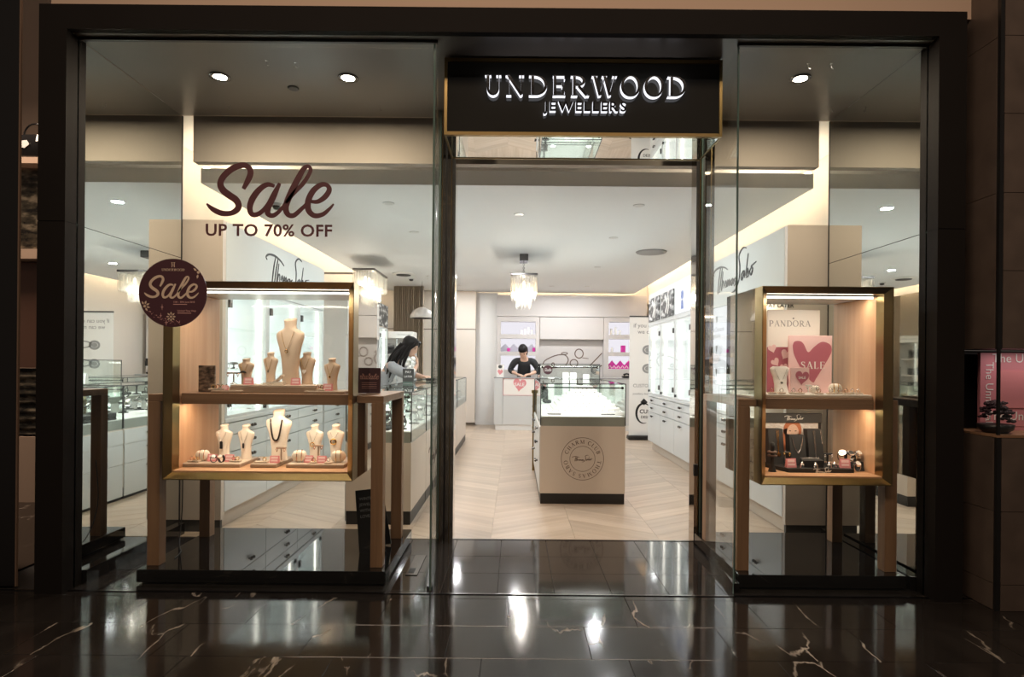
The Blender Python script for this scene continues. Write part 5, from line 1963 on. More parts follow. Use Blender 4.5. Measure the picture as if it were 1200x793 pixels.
m = MB().tube([(X(322, 3.42) + a, 3.425, zr + .006 + b) for a, b in smooth_path([(-.058, .006), (-.03, .008), (.01, .022), (.043, .053)], 4)], .0025, 5)
solo('bracelet', m, M['silver'], 'fine silver bracelet lying on the curved cream ramp', 'bracelet')

# --- lower floor of the wide case
zf = BFLOOR + .0006
za_ = tray(214, 282, 3.335, 3.60, zf, 'display board of two black pendant busts in the lower wide case', .022)
zb_t = tray(294, 324.5, 3.335, 3.62, zf, 'narrow display board under the bead necklace bust', .022)
zc_ = tray(336, 404, 3.335, 3.60, zf, 'display board of two gold pendant busts in the lower wide case', .022)
A1 = bust(264, 3.50, za_ + .0006, .122, .200, -.30, 'pale bust with a wide black pendant, nearest the wood side', 'bust_cream')
A2 = bust(289.5, 3.50, za_ + .0006, .118, .200, -.30, 'pale bust with a slim black pendant, beside the bead necklace bust', 'bust_cream')
A3 = bust(328, 3.47, zb_t + .0006, .178, .292, -.30, 'tall pale bust wearing a dark bead necklace in the lower wide case', 'bust_cream')
A4 = bust(370, 3.49, zc_ + .0006, .118, .205, -.30, 'pale bust with a small gold ring pendant in the lower wide case', 'bust_cream')
A5 = bust(394.5, 3.49, zc_ + .0006, .118, .207, -.30, 'pale bust with a large gold ring pendant near the brass frame', 'bust_cream')
necklace(A1, .52, 'bar', .018, 'necklace with wide black pendant on the bust nearest the wood side', 'silver', 'black')
necklace(A2, .47, 'bar', .012, 'long necklace with slim black pendant beside the bead necklace', 'silver', 'black')
necklace(A3, .40, None, 0, 'dark bead necklace on the tall pale bust', 'chrome_dark', None, .44, .001, .0058, power=2.6)
necklace(A4, .50, 'ring', .011, 'necklace with small gold ring pendant in the lower wide case', 'silver', 'gold')
necklace(A5, .60, 'ring', .015, 'necklace with large gold ring pendant near the brass frame', 'silver', 'gold')
pillow(238.5, 3.42, za_ + .0006, 'cream cushion by the wood side with two bracelets', 'rose_gold', None, 1.05)
pillow(352, 3.40, zc_ + .0006, 'cream cushion before the small gold ring bust with bracelets', 'rose_gold', None, 1.15)
pillow(397.5, 3.40, zc_ + .0006, 'cream cushion by the brass frame with bracelets', 'gold', None, 1.15)
price_card(249, 3.40, za_ + .0006, 'pink price card between the cream cushion and the dark watches')
price_card(269, 3.39, za_ + .0006, 'pink price card in front of the slim black pendant bust')
price_card(322, 3.36, zb_t + .0006, 'pink price card at the foot of the bead necklace bust')
price_card(362, 3.38, zc_ + .0006, 'pink price card under the earring stand, cushion side')
price_card(377.5, 3.37, zc_ + .0006, 'pink price card under the earring stand, brass frame side')
watch(251.5, 3.365, za_ + .0006, 'small dark watch on the lower board, cushion side', 'black', 'print_white', .3, .7)
watch(260.5, 3.37, za_ + .0006, 'small dark watch on the lower board, bust side', 'black', 'print_white', -.2, .7)
t_stand(330.5, 3.40, zb_t + .0006, .075, 'tall taupe earring stand before the bead necklace bust with drops', 'board', 'rose_gold')
t_stand(374, 3.43, zc_ + .0006, .085, 'taupe earring stand between the two gold ring busts with drops', 'board', 'rose_gold')
for j, u in enumerate((226, 231, 282, 286)):
    ring_on_pad(u, 3.37 if u < 240 else 3.39, za_ + .0006, 'ring on the black pendant board, %s from the wood side' % ORD[j], 'gold' if j % 2 else 'rose_gold', x=None if u < 275 else X(u - 6, 3.40))
for j, u in enumerate((304, 311)):
    ring_on_pad(u, 3.37, zb_t + .0006, 'ring on the narrow board under the bead necklace, %s of two' % ORD[j], 'gold' if j else 'silver')
for j, u in enumerate((368.5, 386)):
    ring_on_pad(u, 3.365, zc_ + .0006, 'ring on the gold pendant board, %s of two' % ORD[j], 'silver' if j else 'gold')

# --- sticker on the back glass, cards on the table ends
fr = Fr((X(397, 3.25), 3.27, Z(397, 345, 3.25)))
t = thing('window_sticker', 'small dark lettered sticker in the top corner of the wide gold case', 'sticker', (X(396, 3.6), 3.66, 1.55))
fr = Fr((X(396, 3.73), 3.7312, Z(396, 346.5, 3.73)))
m = put_text(MB(), fr, 'PAY LATER', .034, (0, 0), fat=.03, c=.0008)
put_text(m, fr, 'online', .016, (0, -.018), fat=.02, c=.0008)
part('lettering', m, M['print_black'], t)
t = thing('window_sticker', 'small dark lettered sticker in the top corner of the narrow gold case', 'sticker', (X(915, 3.6), 3.66, 1.55))
fr = Fr((X(913, 3.73), 3.7312, Z(913, 360, 3.73)))
part('lettering', put_text(MB(), fr, 'PAY LATER', .036, (0, 0), fat=.03, c=.0008), M['print_black'], t)


def lettered_card(name, x0, x1, y, z0, z1, label, mat='burgundy_disc', lean_=0.05):
    t = thing(name, label, 'sign', ((x0 + x1) / 2, y, z0))
    w, h = x1 - x0, z1 - z0
    R = Matrix.Translation(((x0 + x1) / 2, y, z0)) @ Matrix.Rotation(-lean_, 4, 'X')
    part('card', MB().bbox(-w / 2, w / 2, 0, .006, 0, h, .001).xform(R), M[mat], t)
    return t, w, h, R


t, w, h, R = lettered_card('sale_card', X(426, 3.55), X(446, 3.55), 3.55, 1.018, 1.168, 'small burgundy sale card standing on the table beside the wide gold case')
fr0 = Fr((0, 0, 0))
m = put_sale(MB(), fr0, w * .80, (0, h * .66), .0014)
for k in range(4):
    m.box(-w * .28, w * .28, -.0012, 0, h * (.40 - .07 * k), h * (.415 - .07 * k))
part('sale_lettering', m.xform(R), M['rose_print'], t)
t, w, h, R = lettered_card('sale_card', X(414.5, 3.82), X(423.5, 3.82), 3.80, 1.018, 1.165, 'dark card half hidden behind the brass edge of the wide gold case', 'photo_dark')
# folded black leaflet stand on the plinth
t = thing('folded_sign', 'black folded sign leaning behind the front table leg of the wide case', 'sign', (X(438, 3.5), 3.5, .081))
xc_ = X(438, 3.5)
m = MB()
Rz = Matrix.Translation((xc_, 3.50, .0815)) @ Matrix.Rotation(-.12, 4, 'Y')
m.box(-.075, .080, 0, .005, 0, .37)
part('front_sheet', MB().join(m).xform(Rz @ Matrix.Rotation(-.16, 4, 'X')), M['black'], t)
part('rear_sheet', MB().join(m).xform(Matrix.Translation((xc_, 3.66, .0815)) @ Matrix.Rotation(-.10, 4, 'Y') @ Matrix.Rotation(.26, 4, 'X')), M['black'], t)
m = MB()
for k, s_ in enumerate(('WINTER', 'JEWELS', 'WITH', 'LOVE')):
    put_text(m, fr0, s_, .024, (-.055, .31 - .034 * k), 'LEFT', .01, c=.001)
part('lettering', m.xform(Rz @ Matrix.Rotation(-.16, 4, 'X')), M['print_grey'], t)
m = MB().tube(smooth_path([(X(212, 3.66), 3.69, .58), (X(213, 3.68), 3.70, .30), (X(210, 3.6), 3.62, .10), (X(214, 3.5), 3.5, .084), (X(209, 3.4), 3.38, .084)], 6), .003, 6)
solo('power_cord', m, M['black'], 'thin black power cord hanging from the wide gold case to the plinth', 'cord')

# --- upper shelf of the narrow case
xl = RB0 + .05
y = 3.60
t = thing('brand_board', 'white brand board standing at the back of the narrow gold case', 'sign', (X(930, y), y, zs))
part('board', MB().bbox(X(899, y), X(960.5, y), y, y + .012, zs, Z(930, 363, y), .002), M['card_white'], t)
fr = Fr((X(925, y), y, Z(925, 382.5, y)))
m = put_serif(MB(), fr, 'PANDORA', .036, (0, 0), 0, .0012, .10, weight=.85)
m.poly(fr, [(.022 + .006 * math.cos(a), .049 + .006 * math.sin(a)) for a in [2 * PI * i / 8 for i in range(8)]], 0, .0012)
part('brand_lettering', m, M['print_grey'], t)
y = 3.56
t = thing('heart_backdrop', 'pink heart patterned card behind the white bust in the narrow case', 'card', (X(913, y), y, zs))
part('card', MB().bbox(X(899, y), X(924, y), y, y + .006, zs, Z(913, 406.5, y), .001), M['pink_dark'], t)
fr = Fr((X(913, y), y, Z(913, 415, y)))
for k, (a, b, s_, tl) in enumerate(((.035, -.005, .06, -.5), (-.04, .03, .05, .3), (-.02, -.05, .05, .6), (.03, -.08, .045, .2))):
    part('heart', flat_heart(MB(), fr, (a, b), s_, s_, tl, .001), M['pink_pale'], t)
y = 3.52
t = thing('sale_poster', 'large pink sale poster with a heart in the narrow gold case', 'poster', (X(950, y), y, zs))
x0, x1, z0, z1 = X(924, y), X(975, y), zs + .010, Z(950, 393, y)
part('sheet', MB().bbox(x0, x1, y, y + .010, z0, z1, .002), M['pink_pale'], t)
fr = Fr(((x0 + x1) / 2, y, (z0 + z1) / 2))
hp = [(a * 1.1, b * 1.08) for a, b in [(-.095, .105), (-.085, .128), (-.055, .130), (-.035, .112), (-.012, .070), (.02, .100), (.06, .127), (.098, .118), (.113, .095), (.108, .06), (.075, .0), (.03, -.075), (.015, -.095), (-.02, -.06), (-.06, .0), (-.088, .06)]]
part('heart', MB().poly(fr, smooth_path(hp + hp[:1], 4)[:-1], 0, .0012), M['pink_dark'], t)
part('sale_lettering', put_serif(MB(), fr, 'SALE', .042, (.014, -.022), 0, .0024, .10), M['print_white'], t)
part('caption_lettering', put_text(MB(), fr, 'For a limited time only', .011, (0, -.128), c=.0012), M['pink'], t)
y = 3.44
t = thing('sale_card', 'small pink sale card with a dark heart in front of the large sale poster', 'card', (X(937, y), y, zs))
x0, x1, z0, z1 = X(926.5, y), X(948.5, y), zs + .020, Z(937, 430.5, y)
part('card', MB().bbox(x0, x1, y, y + .006, z0, z1, .001), M['pink_pale'], t)
fr = Fr(((x0 + x1) / 2 + .012, y, (z0 + z1) / 2))
part('heart', flat_heart(MB(), fr, (0, .012), .078, .082, -.1, .001), M['pink_dark'], t)
part('sale_lettering', put_text(MB(), fr, 'SALE', .020, (0, .010), fat=.02, c=.002), M['print_white'], t)
zt = tray(899, 1023, 3.325, 3.60, zs, 'cream topped board across the upper shelf of the narrow case', .020, xl, X(1022, 3.33), ('board_top', 'card_white'))
zt += .0006
# flat white bust
y = 3.46
x = X(913.5, y)
m = MB()
rr = []
for zf_, w_, t2 in ((0, .040, .022), (.35, .036, .018), (.62, .042, .014), (.82, .054, .012), (.93, .056, .012), (1.0, .040, .010)):
    rr.append([(x + w_ * math.cos(a), y + t2 * math.sin(a) - .03 * (1 - zf_) ** 2, zt + zf_ * .155) for a in [2 * PI * i / 18 for i in range(18)]])
solo('necklace_bust', m.loft(rr), M['card_white'], 'white flat bust with a silver pendant in front of the heart patterned card', 'bust')
t = thing('necklace', 'silver chain with a small pendant on the white flat bust', 'necklace', (x, y - .02, zt + .08))
m = MB().tube([(x + .036 * q, y - .018 - .006 * (1 - abs(q)), zt + .066 + .075 * abs(q) ** 1.3) for q in [i / 8 - 1 for i in range(17)]], .001, 5)
part('chain', m, M['silver'], t)
part('pendant', pendant(MB(), 'heart', Vector((x, y - .026, zt + .068)), .008), M['silver'], t)
# bracelets on cream cushions and ring pads
pillow(955, 3.42, zt, 'cream cushion next to the large sale poster with bracelets', 'silver', None, .8, .3)
pillow(979, 3.43, zt, 'cream cushion in the middle of the narrow case shelf with bracelets', 'gold', None, 1.0, -.3)
for j, (u, yy) in enumerate(((960, 3.36), (974, 3.37), (984, 3.39), (992, 3.37), (999, 3.40), (1006, 3.38), (905, 3.36), (916, 3.36), (930, 3.36), (938, 3.36))):
    ring_on_pad(u, yy, zt, 'ring on the cream topped board of the narrow case, %s from %s' % ((ORD + ['eighth', 'ninth', 'tenth'])[j if j < 6 else j - 6], 'the cushion' if j < 6 else 'the brass frame'), 'silver' if j % 3 else 'rose_gold')
t_stand(947.5, 3.40, zt, .042, 'white earring stand beside the small pink sale card with studs', 'card_white', 'silver', .03)

# --- lower floor of the narrow case: black set
y = 3.60
t = thing('photo_display', 'black header display with a portrait photo in the lower narrow case', 'display', (X(925, y), y, zf))
x0, x1 = xl, X(963, y)
part('back_board', MB().bbox(x0, x1, y, y + .016, zf, Z(930, 484, y), .002), M['velvet_black'], t)
part('header_board', MB().bbox(x0, x1, y - .014, y - .001, Z(930, 495, y), Z(930, 484, y), .002), M['charcoal'], t)
fr = Fr((X(930, y), y - .014, Z(930, 489.5, y)))
part('signature_lettering', put_signature(MB(), fr, .115, (0, 0), .02, .001), M['print_white'], t)
zt0, zt1 = Z(930, 548, y), Z(930, 495, y) - .001
part('photo', MB().box(x0 + .004, x1 - .02, y - .003, y, zt0, zt1), M['photo_pale'], t, label='pale portrait photograph')
fr = Fr((X(929, y), y - .003, Z(929, 507, y)))
m = MB().poly(fr, [(.055 * math.cos(a), .018 + .062 * math.sin(a)) for a in [2 * PI * i / 20 for i in range(20)]], 0, .0008)
m.poly(fr, [(-.055, .02), (-.03, .03), (-.035, -.08), (-.05, -.14), (-.065, -.10)], 0, .0008)
part('photo_hair', m, M['copper_hair'], t)
part('photo_face', MB().poly(fr, [(.036 * math.cos(a) + .002, .002 + .050 * math.sin(a)) for a in [2 * PI * i / 20 for i in range(20)]], 0, .0014), M['peach_skin'], t)
m = MB()
for q in (-.015, .019):
    m.poly(fr, [(q + .007 * math.cos(a), .012 + .003 * math.sin(a)) for a in [2 * PI * i / 8 for i in range(8)]], 0, .0018)
m.poly(fr, [(.010 * math.cos(a) + .002, -.026 + .004 * math.sin(a)) for a in [2 * PI * i / 8 for i in range(8)]], 0, .0018)
part('photo_features', m, M['print_brown'], t)
# base plate
y0, y1 = 3.33, 3.56
m = MB()
xa, xb = X(925, y0), X(1002, y0)
xc0, xd0 = xa - .075, xb - .03
m.loft([[(xa, y0, zf), (xb, y0, zf), (xd0, y1, zf), (xc0, y1, zf)], [(xa, y0, zf + .022), (xb, y0, zf + .022), (xd0, y1, zf + .022), (xc0, y1, zf + .022)]], 0, False)
t = thing('display_board', 'black display board with white signature in the lower narrow case', 'board', ((xa + xb) / 2, 3.45, zf))
part('base', m, M['velvet_black'], t)
fr = Fr((X(965, y0), y0, zf + .011))
part('signature_lettering', put_signature(MB(), fr, .10, (0, 0), .022, .001), M['print_white'], t)
zk = zf + .0226
# necklace display stands
def black_stand(u, y, w, h, label, z=zk, tilt=.18):
    x = X(u, y)
    m = MB().loft([[(x - w / 2, y - tilt * .12, z), (x + w / 2, y - tilt * .12, z), (x + w / 2, y + .04, z), (x - w / 2, y + .04, z)],
                   [(x - w / 2, y - tilt * .12 + tilt * h, z + h), (x + w / 2, y - tilt * .12 + tilt * h, z + h), (x + w / 2, y + .05 + tilt * h * .4, z + h), (x - w / 2, y + .05 + tilt * h * .4, z + h)]], 0, False)
    solo('necklace_stand', m, M['velvet_black'], label, 'stand', 'black necklace stands')
    return x, y - tilt * .12, z, w, h, tilt


def stand_chain(S, zp, kind, s, label, spread=.3, dx=0.0, mat='silver'):
    x, y, z, w, h, tl = S
    P = lambda a, b: Vector((x + dx + a, y + tl * b - .003, z + b))
    t = thing('necklace', label, 'necklace', tuple(P(0, zp * h)), 'necklaces on black stands')
    pts = [P(spread * w * q, h * (zp + (.97 - zp) * abs(q) ** 2.2)) for q in [i / 10 - 1 for i in range(21)]]
    part('chain', MB().tube(pts, .0018, 5), M[mat], t)
    part('pendant', pendant(MB(), kind, P(0, zp * h), s), M[mat], t)


Sa = black_stand(910.5, 3.50, .085, .200, 'black necklace stand with a round gold pendant beside the brass frame')
stand_chain(Sa, .34, 'disc', .013, 'chain with a round gold pendant on the black stand by the brass frame', .06, 0.01, 'gold')
Sb = black_stand(935.5, 3.46, .090, .170, 'black necklace stand with a wide silver collar in front of the portrait')
stand_chain(Sb, .46, 'ring', .005, 'wide silver collar necklace in front of the portrait photo', .36)
Sc = black_stand(956.5, 3.50, .085, .200, 'black necklace stand with two long silver chains beside the wood side')
stand_chain(Sc, .18, 'cross', .012, 'long silver chain with an ornate cross on the black stand', .05, -.005)
stand_chain(Sc, .66, 'drop', .008, 'short silver chain on the edge of the black stand', .04, .036)
# ring block, watches, t stands, cards
x, y = X(951, 3.40), 3.40
t = thing('ring_block', 'black padded ring block with a row of rings on the signature board', 'ring block', (x, y, zk))
part('block', MB().loft([[(x - .050, y - .03, zk), (x + .058, y - .03, zk), (x + .058, y + .03, zk), (x - .040, y + .03, zk)], [(x - .062, y - .032, zk + .038), (x + .060, y - .032, zk + .038), (x + .056, y + .03, zk + .048), (x - .045, y + .03, zk + .048)]], 0, False), M['velvet_black'], t)
m = MB()
for j in range(7):
    m.torus((x - .042 + j * .014, y - .002, zk + .046), .0065, .0016, 'X', 10, 5)
part('ring_row', m, M['silver'], t, kind='stuff')
t_stand(971, 3.44, zk, .062, 'black earring stand between the ring block and the watches with studs', 'velvet_black', 'silver', .05)
t_stand(922.5, 3.43, zk, .070, 'black earring stand in front of the collar necklace with gold studs', 'velvet_black', 'gold', .04)
for j, (u, yy, rt) in enumerate(((941, 3.37, .4), (957, 3.355, -.3), (973, 3.37, .3), (979, 3.39, -.5))):
    m = MB().lathe([(.013, .0003), (.011, .012), (.007, .026), (.002, .032)], (0, 0, 0), 10)
    m.torus((0, 0, .016), .0105, .003, 'Z', 12, 5)
    m.xform(Matrix.Translation((X(u, yy), yy, zk + .0005)) @ Matrix.Rotation(rt, 4, 'Z'))
    solo('ring', m, M['silver'], 'silver ring on a cone of the signature board, %s from the brass frame' % ORD[j], 'ring', 'silver rings on the signature board')
price_card(929, 3.36, zk, 'pink price card on the black board beside the portrait', .058, .05, .1)
price_card(992, 3.36, zk, 'pink price card in front of the group of watches', .055, .05, -.1)
x, y = X(1004, 3.43), 3.43
t = solo('watch_block', MB().loft([[(x - .075, y - .035, zf), (x + .055, y - .035, zf), (x + .055, y + .03, zf), (x - .075, y + .03, zf)], [(x - .06, y - .02, zf + .05), (x + .035, y - .02, zf + .05), (x + .035, y + .02, zf + .05), (x - .06, y + .02, zf + .05)]], 0, False), M['velvet_black'], 'black sloping block carrying the group of watches', 'block')
for j, (u, z_, st_, rt) in enumerate(((988, .0505, 'black', -.5), (996, .0505, 'silver', .2), (1005, .0505, 'silver', .5))):
    watch(u, 3.42, zf + z_, 'watch lying on the black sloping block, %s from the signature board' % ORD[j], st_, 'print_white' if j != 1 else 'charcoal', rt, 1.0)
watch(1004.5, 3.385, zf + .0003, 'large watch leaning in front of the black sloping block', 'silver', 'print_white', .2, .9)
x, y = X(906, 3.36), 3.36
m = MB().lathe([(.022, .0003), (.02, .01), (.012, .03), (.010, .12), (.014, .14), (.012, .16), (.003, .165)], (x, y, zf), 12)
solo('ring_finger', m, M['velvet_black'], 'black upright bracelet post close to the brass frame', 'stand')
m = MB().torus((x, y, zf + .11), .02, .007, 'Z', 14, 6).torus((x, y, zf + .09), .02, .006, 'Z', 14, 6)
solo('bracelet', m, M['print_brown'], 'dark bracelets stacked on the black upright post', 'bracelet')

# ------------------------------------------------------------------ lettering and signs on the window glass
yg = YG - .0005
t = thing('window_lettering', 'large burgundy script sale lettering with discount line on the window glass', 'lettering', (X(315, yg), yg, Z(315, 277, yg)))
fr = Fr((X(315, yg), yg, Z(315, 223, yg)))
put = put_sale(MB(), fr, .668, (0, 0.0), .0012)
part('script_word', put, M['burgundy'], t)
v2, f2 = text_mb('UP TO 70% OFF', 1, 'CENTER', .022, 1.06)
wid = max(p[0] for p in v2) - min(p[0] for p in v2)
sz = .0875
fr = Fr((X(313.5, yg), yg, Z(313.5, 276.5, yg)))
part('caption', put_text(MB(), fr, 'UP TO 70% OFF', sz, (0, 0), 'CENTER', .022, 1.06, .0012, 1.0, 0, .664 / (wid * sz)), M['burgundy'], t)

cxr, czr, rr_ = X(202.3, yg), Z(202.3, 343.2, yg), .1795
t = thing('round_sign', 'round burgundy sale sign with flowers on the window glass', 'sign', (cxr, yg, czr - rr_))
fr = Fr((cxr, yg, czr))
part('disc', MB().poly(fr, [(rr_ * math.cos(2 * PI * i / 64), rr_ * math.sin(2 * PI * i / 64)) for i in range(64)], 0, .004), M['burgundy_disc'], t)
k = rr_ / 40.0      # one photo pixel
def rp(u, v): return ((u - 202.3) * k, (343.2 - v) * k)
part('script_word', put_sale(MB(), fr, 63.5 * k, rp(200.8, 336.3), .0052), M['cream_print'], t)
m = put_serif(MB(), fr, 'UNDERWOOD', .0128, rp(202.5, 317.6), 0, .0052, .10)
a, b = rp(202.5, 310.5)
for q in (-.006, .006):
    m.ribbon(fr, [(a + q, b - .012), (a + q, b + .012)], .0035, 0, .0052)
    m.ribbon(fr, [(a + q - .004, b + .012), (a + q + .004, b + .012)], .003, 0, .0052)
m.ribbon(fr, [(a - .006, b), (a + .006, b)], .0025, 0, .0052)
part('name_lettering', m, M['cream_print'], t)
m = put_text(MB(), fr, '15th - 30th June 2018', .0128, (rp(203, 355)[0], rp(203, 354.7)[1]), 'LEFT', .012, 1.0, .0052)
put_text(m, fr, 'Limited Time Only', .0128, (rp(208, 365)[0], rp(208, 365)[1]), 'LEFT', .012, 1.0, .0052)
m.ribbon(fr, [rp(203, 356.6), rp(219, 356.6)], .0035, 0, .0052)
m.ribbon(fr, [rp(208, 366.8), rp(224, 366.8)], .0035, 0, .0052)
part('caption_lettering', m, M['rose_print'], t)


def flower(u, v, r, a0, a1, n, name='flower_print'):
    c = rp(u, v)
    m = MB().poly(fr, [(c[0] + .22 * r * math.cos(2 * PI * i / 10), c[1] + .22 * r * math.sin(2 * PI * i / 10)) for i in range(10)], 0, .0052)
    for j in range(n):
        a = math.radians(a0 + (a1 - a0) * j / max(1, n - 1))
        pt = [(c[0] + math.cos(a) * q * r - math.sin(a) * w_ * r, c[1] + math.sin(a) * q * r + math.cos(a) * w_ * r) for q, w_ in ((.32, 0), (.65, .17), (1.0, .0), (.65, -.17))]
        if math.hypot(*pt[2]) < rr_ * .995:
            m.poly(fr, pt, 0, .0052)
    part(name, m, M['cream_print'], t)


flower(169.5, 359, .030, -60, 120, 5)
flower(200.5, 371, .026, 0, 315, 8)
flower(232, 319, .034, -100, 140, 5)
m = MB()
rng = random.Random(3)
for j in range(26):
    uu = 175 + 36 * j / 25.0
    vv = 367 + 12 * (1 - ((uu - 215) / 40.0) ** 2) + rng.uniform(-3, 2)
    a, b = rp(uu, vv)
    if math.hypot(a, b) < rr_ * .97:
        s_ = rng.choice((.0015, .002, .003))
        m.poly(fr, [(a - s_, b), (a, b - s_), (a + s_, b), (a, b + s_)], 0, .0052)
for uu, vv, s_ in ((188.5, 370, .015), (195, 378, .018), (210.5, 377, .008), (190, 360, .016)):
    a, b = rp(uu, vv)
    m.poly(fr, [(a - s_ * .6, b), (a - s_ * .1, b - s_ * .1), (a, b - s_), (a + s_ * .1, b - s_ * .1), (a + s_ * .6, b), (a + s_ * .1, b + s_ * .1), (a, b + s_), (a - s_ * .1, b + s_ * .1)], 0, .0052)
part('sparkle_print', m, M['rose_print'], t)

# ------------------------------------------------------------------ tiled pillar with the pink showcase, neighbours
PX0, PY0 = 2.458, 2.945
PX1, PY1 = 3.35, 3.30
NZ0, NZ1 = .868, 1.292
pil = thing('tiled_pillar', 'dark brown tiled pillar with a lit pink corner niche beside the shopfront', 'pillar', (2.9, 3.1, 0))
part('core', MB().box(PX0 + .012, PX1, PY0 + .012, PY1, 0, NZ0 - .012).box(PX0 + .012, PX1, PY0 + .012, PY1, NZ1 + .004, 4.4), M['black'], pil)
zz = [0, .13, .49, .855]
zt = [1.296, 1.68, 2.065, 2.455, 2.84, 3.23, 3.62]
def ptile(x0, x1, y0, y1, z0, z1):
    part('tile', MB().box(x0, x1, y0, y1, z0 + .0015, z1 - .0015), M['pillar_tile'], pil)
for zl in (zz, zt):
    for a, b in zip(zl, zl[1:]):
        ptile(PX0 + .022, PX0 + .62, PY0, PY0 + .0115, a, b)
        ptile(PX0 + .623, PX1, PY0, PY0 + .0115, a, b)
for zl in ([0, .13, .49, .855], [1.296, 2.065, 2.84, 3.62]):
    for a, b in zip(zl, zl[1:]):
        ptile(PX0, PX0 + .0115, PY0 + .022, PY1, a, b)
part('corner_trim', MB().box(PX0 + .001, PX0 + .020, PY0 + .001, PY0 + .020, 0, NZ0).box(PX0 + .001, PX0 + .020, PY0 + .001, PY0 + .020, NZ1, 3.62), M['black'], pil)
part('niche_post', MB().box(PX0 + .004, PX0 + .016, PY0 + .004, PY0 + .016, NZ0, NZ1), M['black'], pil)
part('niche_floor', MB().box(PX0, PX1, PY0, PY1, NZ0 - .012, NZ0), M['table_wood_x'], pil)
part('niche_back', MB().box(PX0 + .02, PX1, PY1 - .02, PY1, NZ0, NZ1), M['black'], pil)
part('niche_glass', MB().box(PX0 + .016, PX1, PY0 + .006, PY0 + .012, NZ0, NZ1), M['glass_case'], pil)
area_light('niche_light', (2.85, 3.06, NZ1 - .002),   .6, .22, (1.0, .80, .74), .06)
t = thing('lettered_frame', 'pink lettered frame poster inside the pillar niche', 'poster', (2.95, 3.2, NZ0))
fy = 3.18
fx0 = X(1149, fy)
part('border', MB().box(fx0, PX1 - .05, fy, fy + .02, NZ0 + .022, NZ1 - .012), M['pink_lit'], t)
part('centre_panel', MB().box(fx0 + .10, PX1 - .15, fy - .004, fy, NZ0 + .12, NZ1 - .105), M['pink'], t)
part('foot', MB().box(fx0 + .02, PX1 - .07, fy + .002, fy + .03, NZ0 + .0003, NZ0 + .0215), M['pink_lit'], t)
fr = Fr((fx0, fy, 0))
m = put_text(MB(), fr, 'The Unmissable', .066, (.060, NZ1 - .062), 'LEFT', .0, c=.002)
put_text(m, fr, 'The Unmissable', .066, (.03, NZ0 + .055), 'LEFT', .0, c=.002)
frv = Fr((fx0 + .028, fy, NZ1 - .06), (0, 0, -1), (1, 0, 0))
put_text(m, frv, 'The Unmissable', .060, (0, 0), 'LEFT', .0, c=.002)
part('lettering', m, M['print_white'], t)
t = thing('dark_bouquet', 'bunch of dark dried flowers in the corner of the pillar niche', 'flowers', (X(1166, 3.05), 3.05, NZ0))
rng = random.Random(5)
xb_, yb2 = X(1167, 3.06), 3.06
part('bowl', MB().lathe([(.05, .0005), (.075, .02), (.08, .045), (.07, .045), (.04, .02)], (xb_, yb2, NZ0), 16), M['black'], t)
for k in range(40):
    a, el, r_ = rng.uniform(0, 2 * PI), rng.uniform(-.4, 1.5), rng.uniform(.045, .078)
    c = (xb_ + r_ * math.cos(a) * math.cos(el), yb2 + r_ * .8 * math.sin(a) * math.cos(el), NZ0 + .085 + r_ * math.sin(el))
    m = MB()
    for q in range(6):
        b = q * PI / 3 + rng.random()
        m.ball((c[0] + .012 * math.cos(b), c[1] + .012 * math.sin(b), c[2] + .004 * (q % 2)), .011, 6, 0, (1, 1, .55))
    m.ball((c[0], c[1], c[2] + .006), .008, 6)
    part('blossom', m, M['flower'], t)

# what shows in the gap on the other side: a neighbouring shop
t = thing('neighbour_cabinet', 'dark cabinet with rippled panels glimpsed beside the bronze shopfront frame', 'cabinet', (-4.1, 5.0, 0))
part('side_panel', MB().box(-4.8, -3.4, 5.05, 5.4, 1.13, 2.02), pmat('red brown lacquer', (.16, .085, .06), .25), t)
part('core_panel', MB().box(-4.8, -3.4, 5.07, 5.4, .56, 1.12), M['black'], t)
m = MB()
n = 28
yy = 5.04
pts = [(1.10 + .82 * i / n, .012 * math.sin(i * 1.7) + .008 * math.sin(i * .61)) for i in range(n + 1)]
m.add([(-4.75, yy + d, .57 + (z - 1.10) * .66) for z, d in pts] + [(-3.45, yy + d, .57 + (z - 1.10) * .66) for z, d in pts], [(i, n + 1 + i, n + 2 + i, i + 1) for i in range(n)], 0, True)
part('rippled_panel', m, M['ripple'], t)
part('shelf', MB().box(-4.8, -3.4, 4.92, 5.4, 2.03, 2.11), M['mall_wall'], t)
part('plinth', MB().box(-4.8, -3.4, 5.02, 5.4, 0, .55), M['mall_wall'], t)
part('upper_panel', MB().box(-4.75, -3.45, 5.02, 5.06, 2.12, 2.80), M['ripple'], t)
area_light('neighbour_shop_light', (-4.2, 4.2, 4.4), 1.0, 28.0, (1.0, .78, .60))  # unseen fill light, added to brighten the neighbouring wall
t = thing('handbag', 'shiny black handbag on a shelf beside the bronze shopfront frame', 'bag', (X(33, 5.0), 5.0, 2.86))
xh, yh = X(33, 4.95), 5.0
m = MB().loft([[(xh + sx * math.cos(a) * w_, yh + d_ * math.sin(a), 2.862 + z) for a in [2 * PI * i / 16 for i in range(16)]] for sx, w_, d_, z in ((1, .14, .05, 0), (1, .17, .08, .05), (1, .17, .07, .14), (1, .13, .03, .21))])
part('body', m, M['black_gloss'], t)
part('handle', MB().tube([(xh + .09 * math.cos(a), yh, 3.07 + .10 * math.sin(a)) for a in [PI * i / 12 for i in range(13)]], .008, 6), M['black_gloss'], t)
part('emblem', MB().poly(Fr((xh - .02, yh - .081, 2.97)), [(.04, .0), (.02, .035), (-.03, .03), (-.04, -.02), (.0, -.03)], 0, .003), M['print_white'], t)  # white patch painted in for the glare on the black gloss
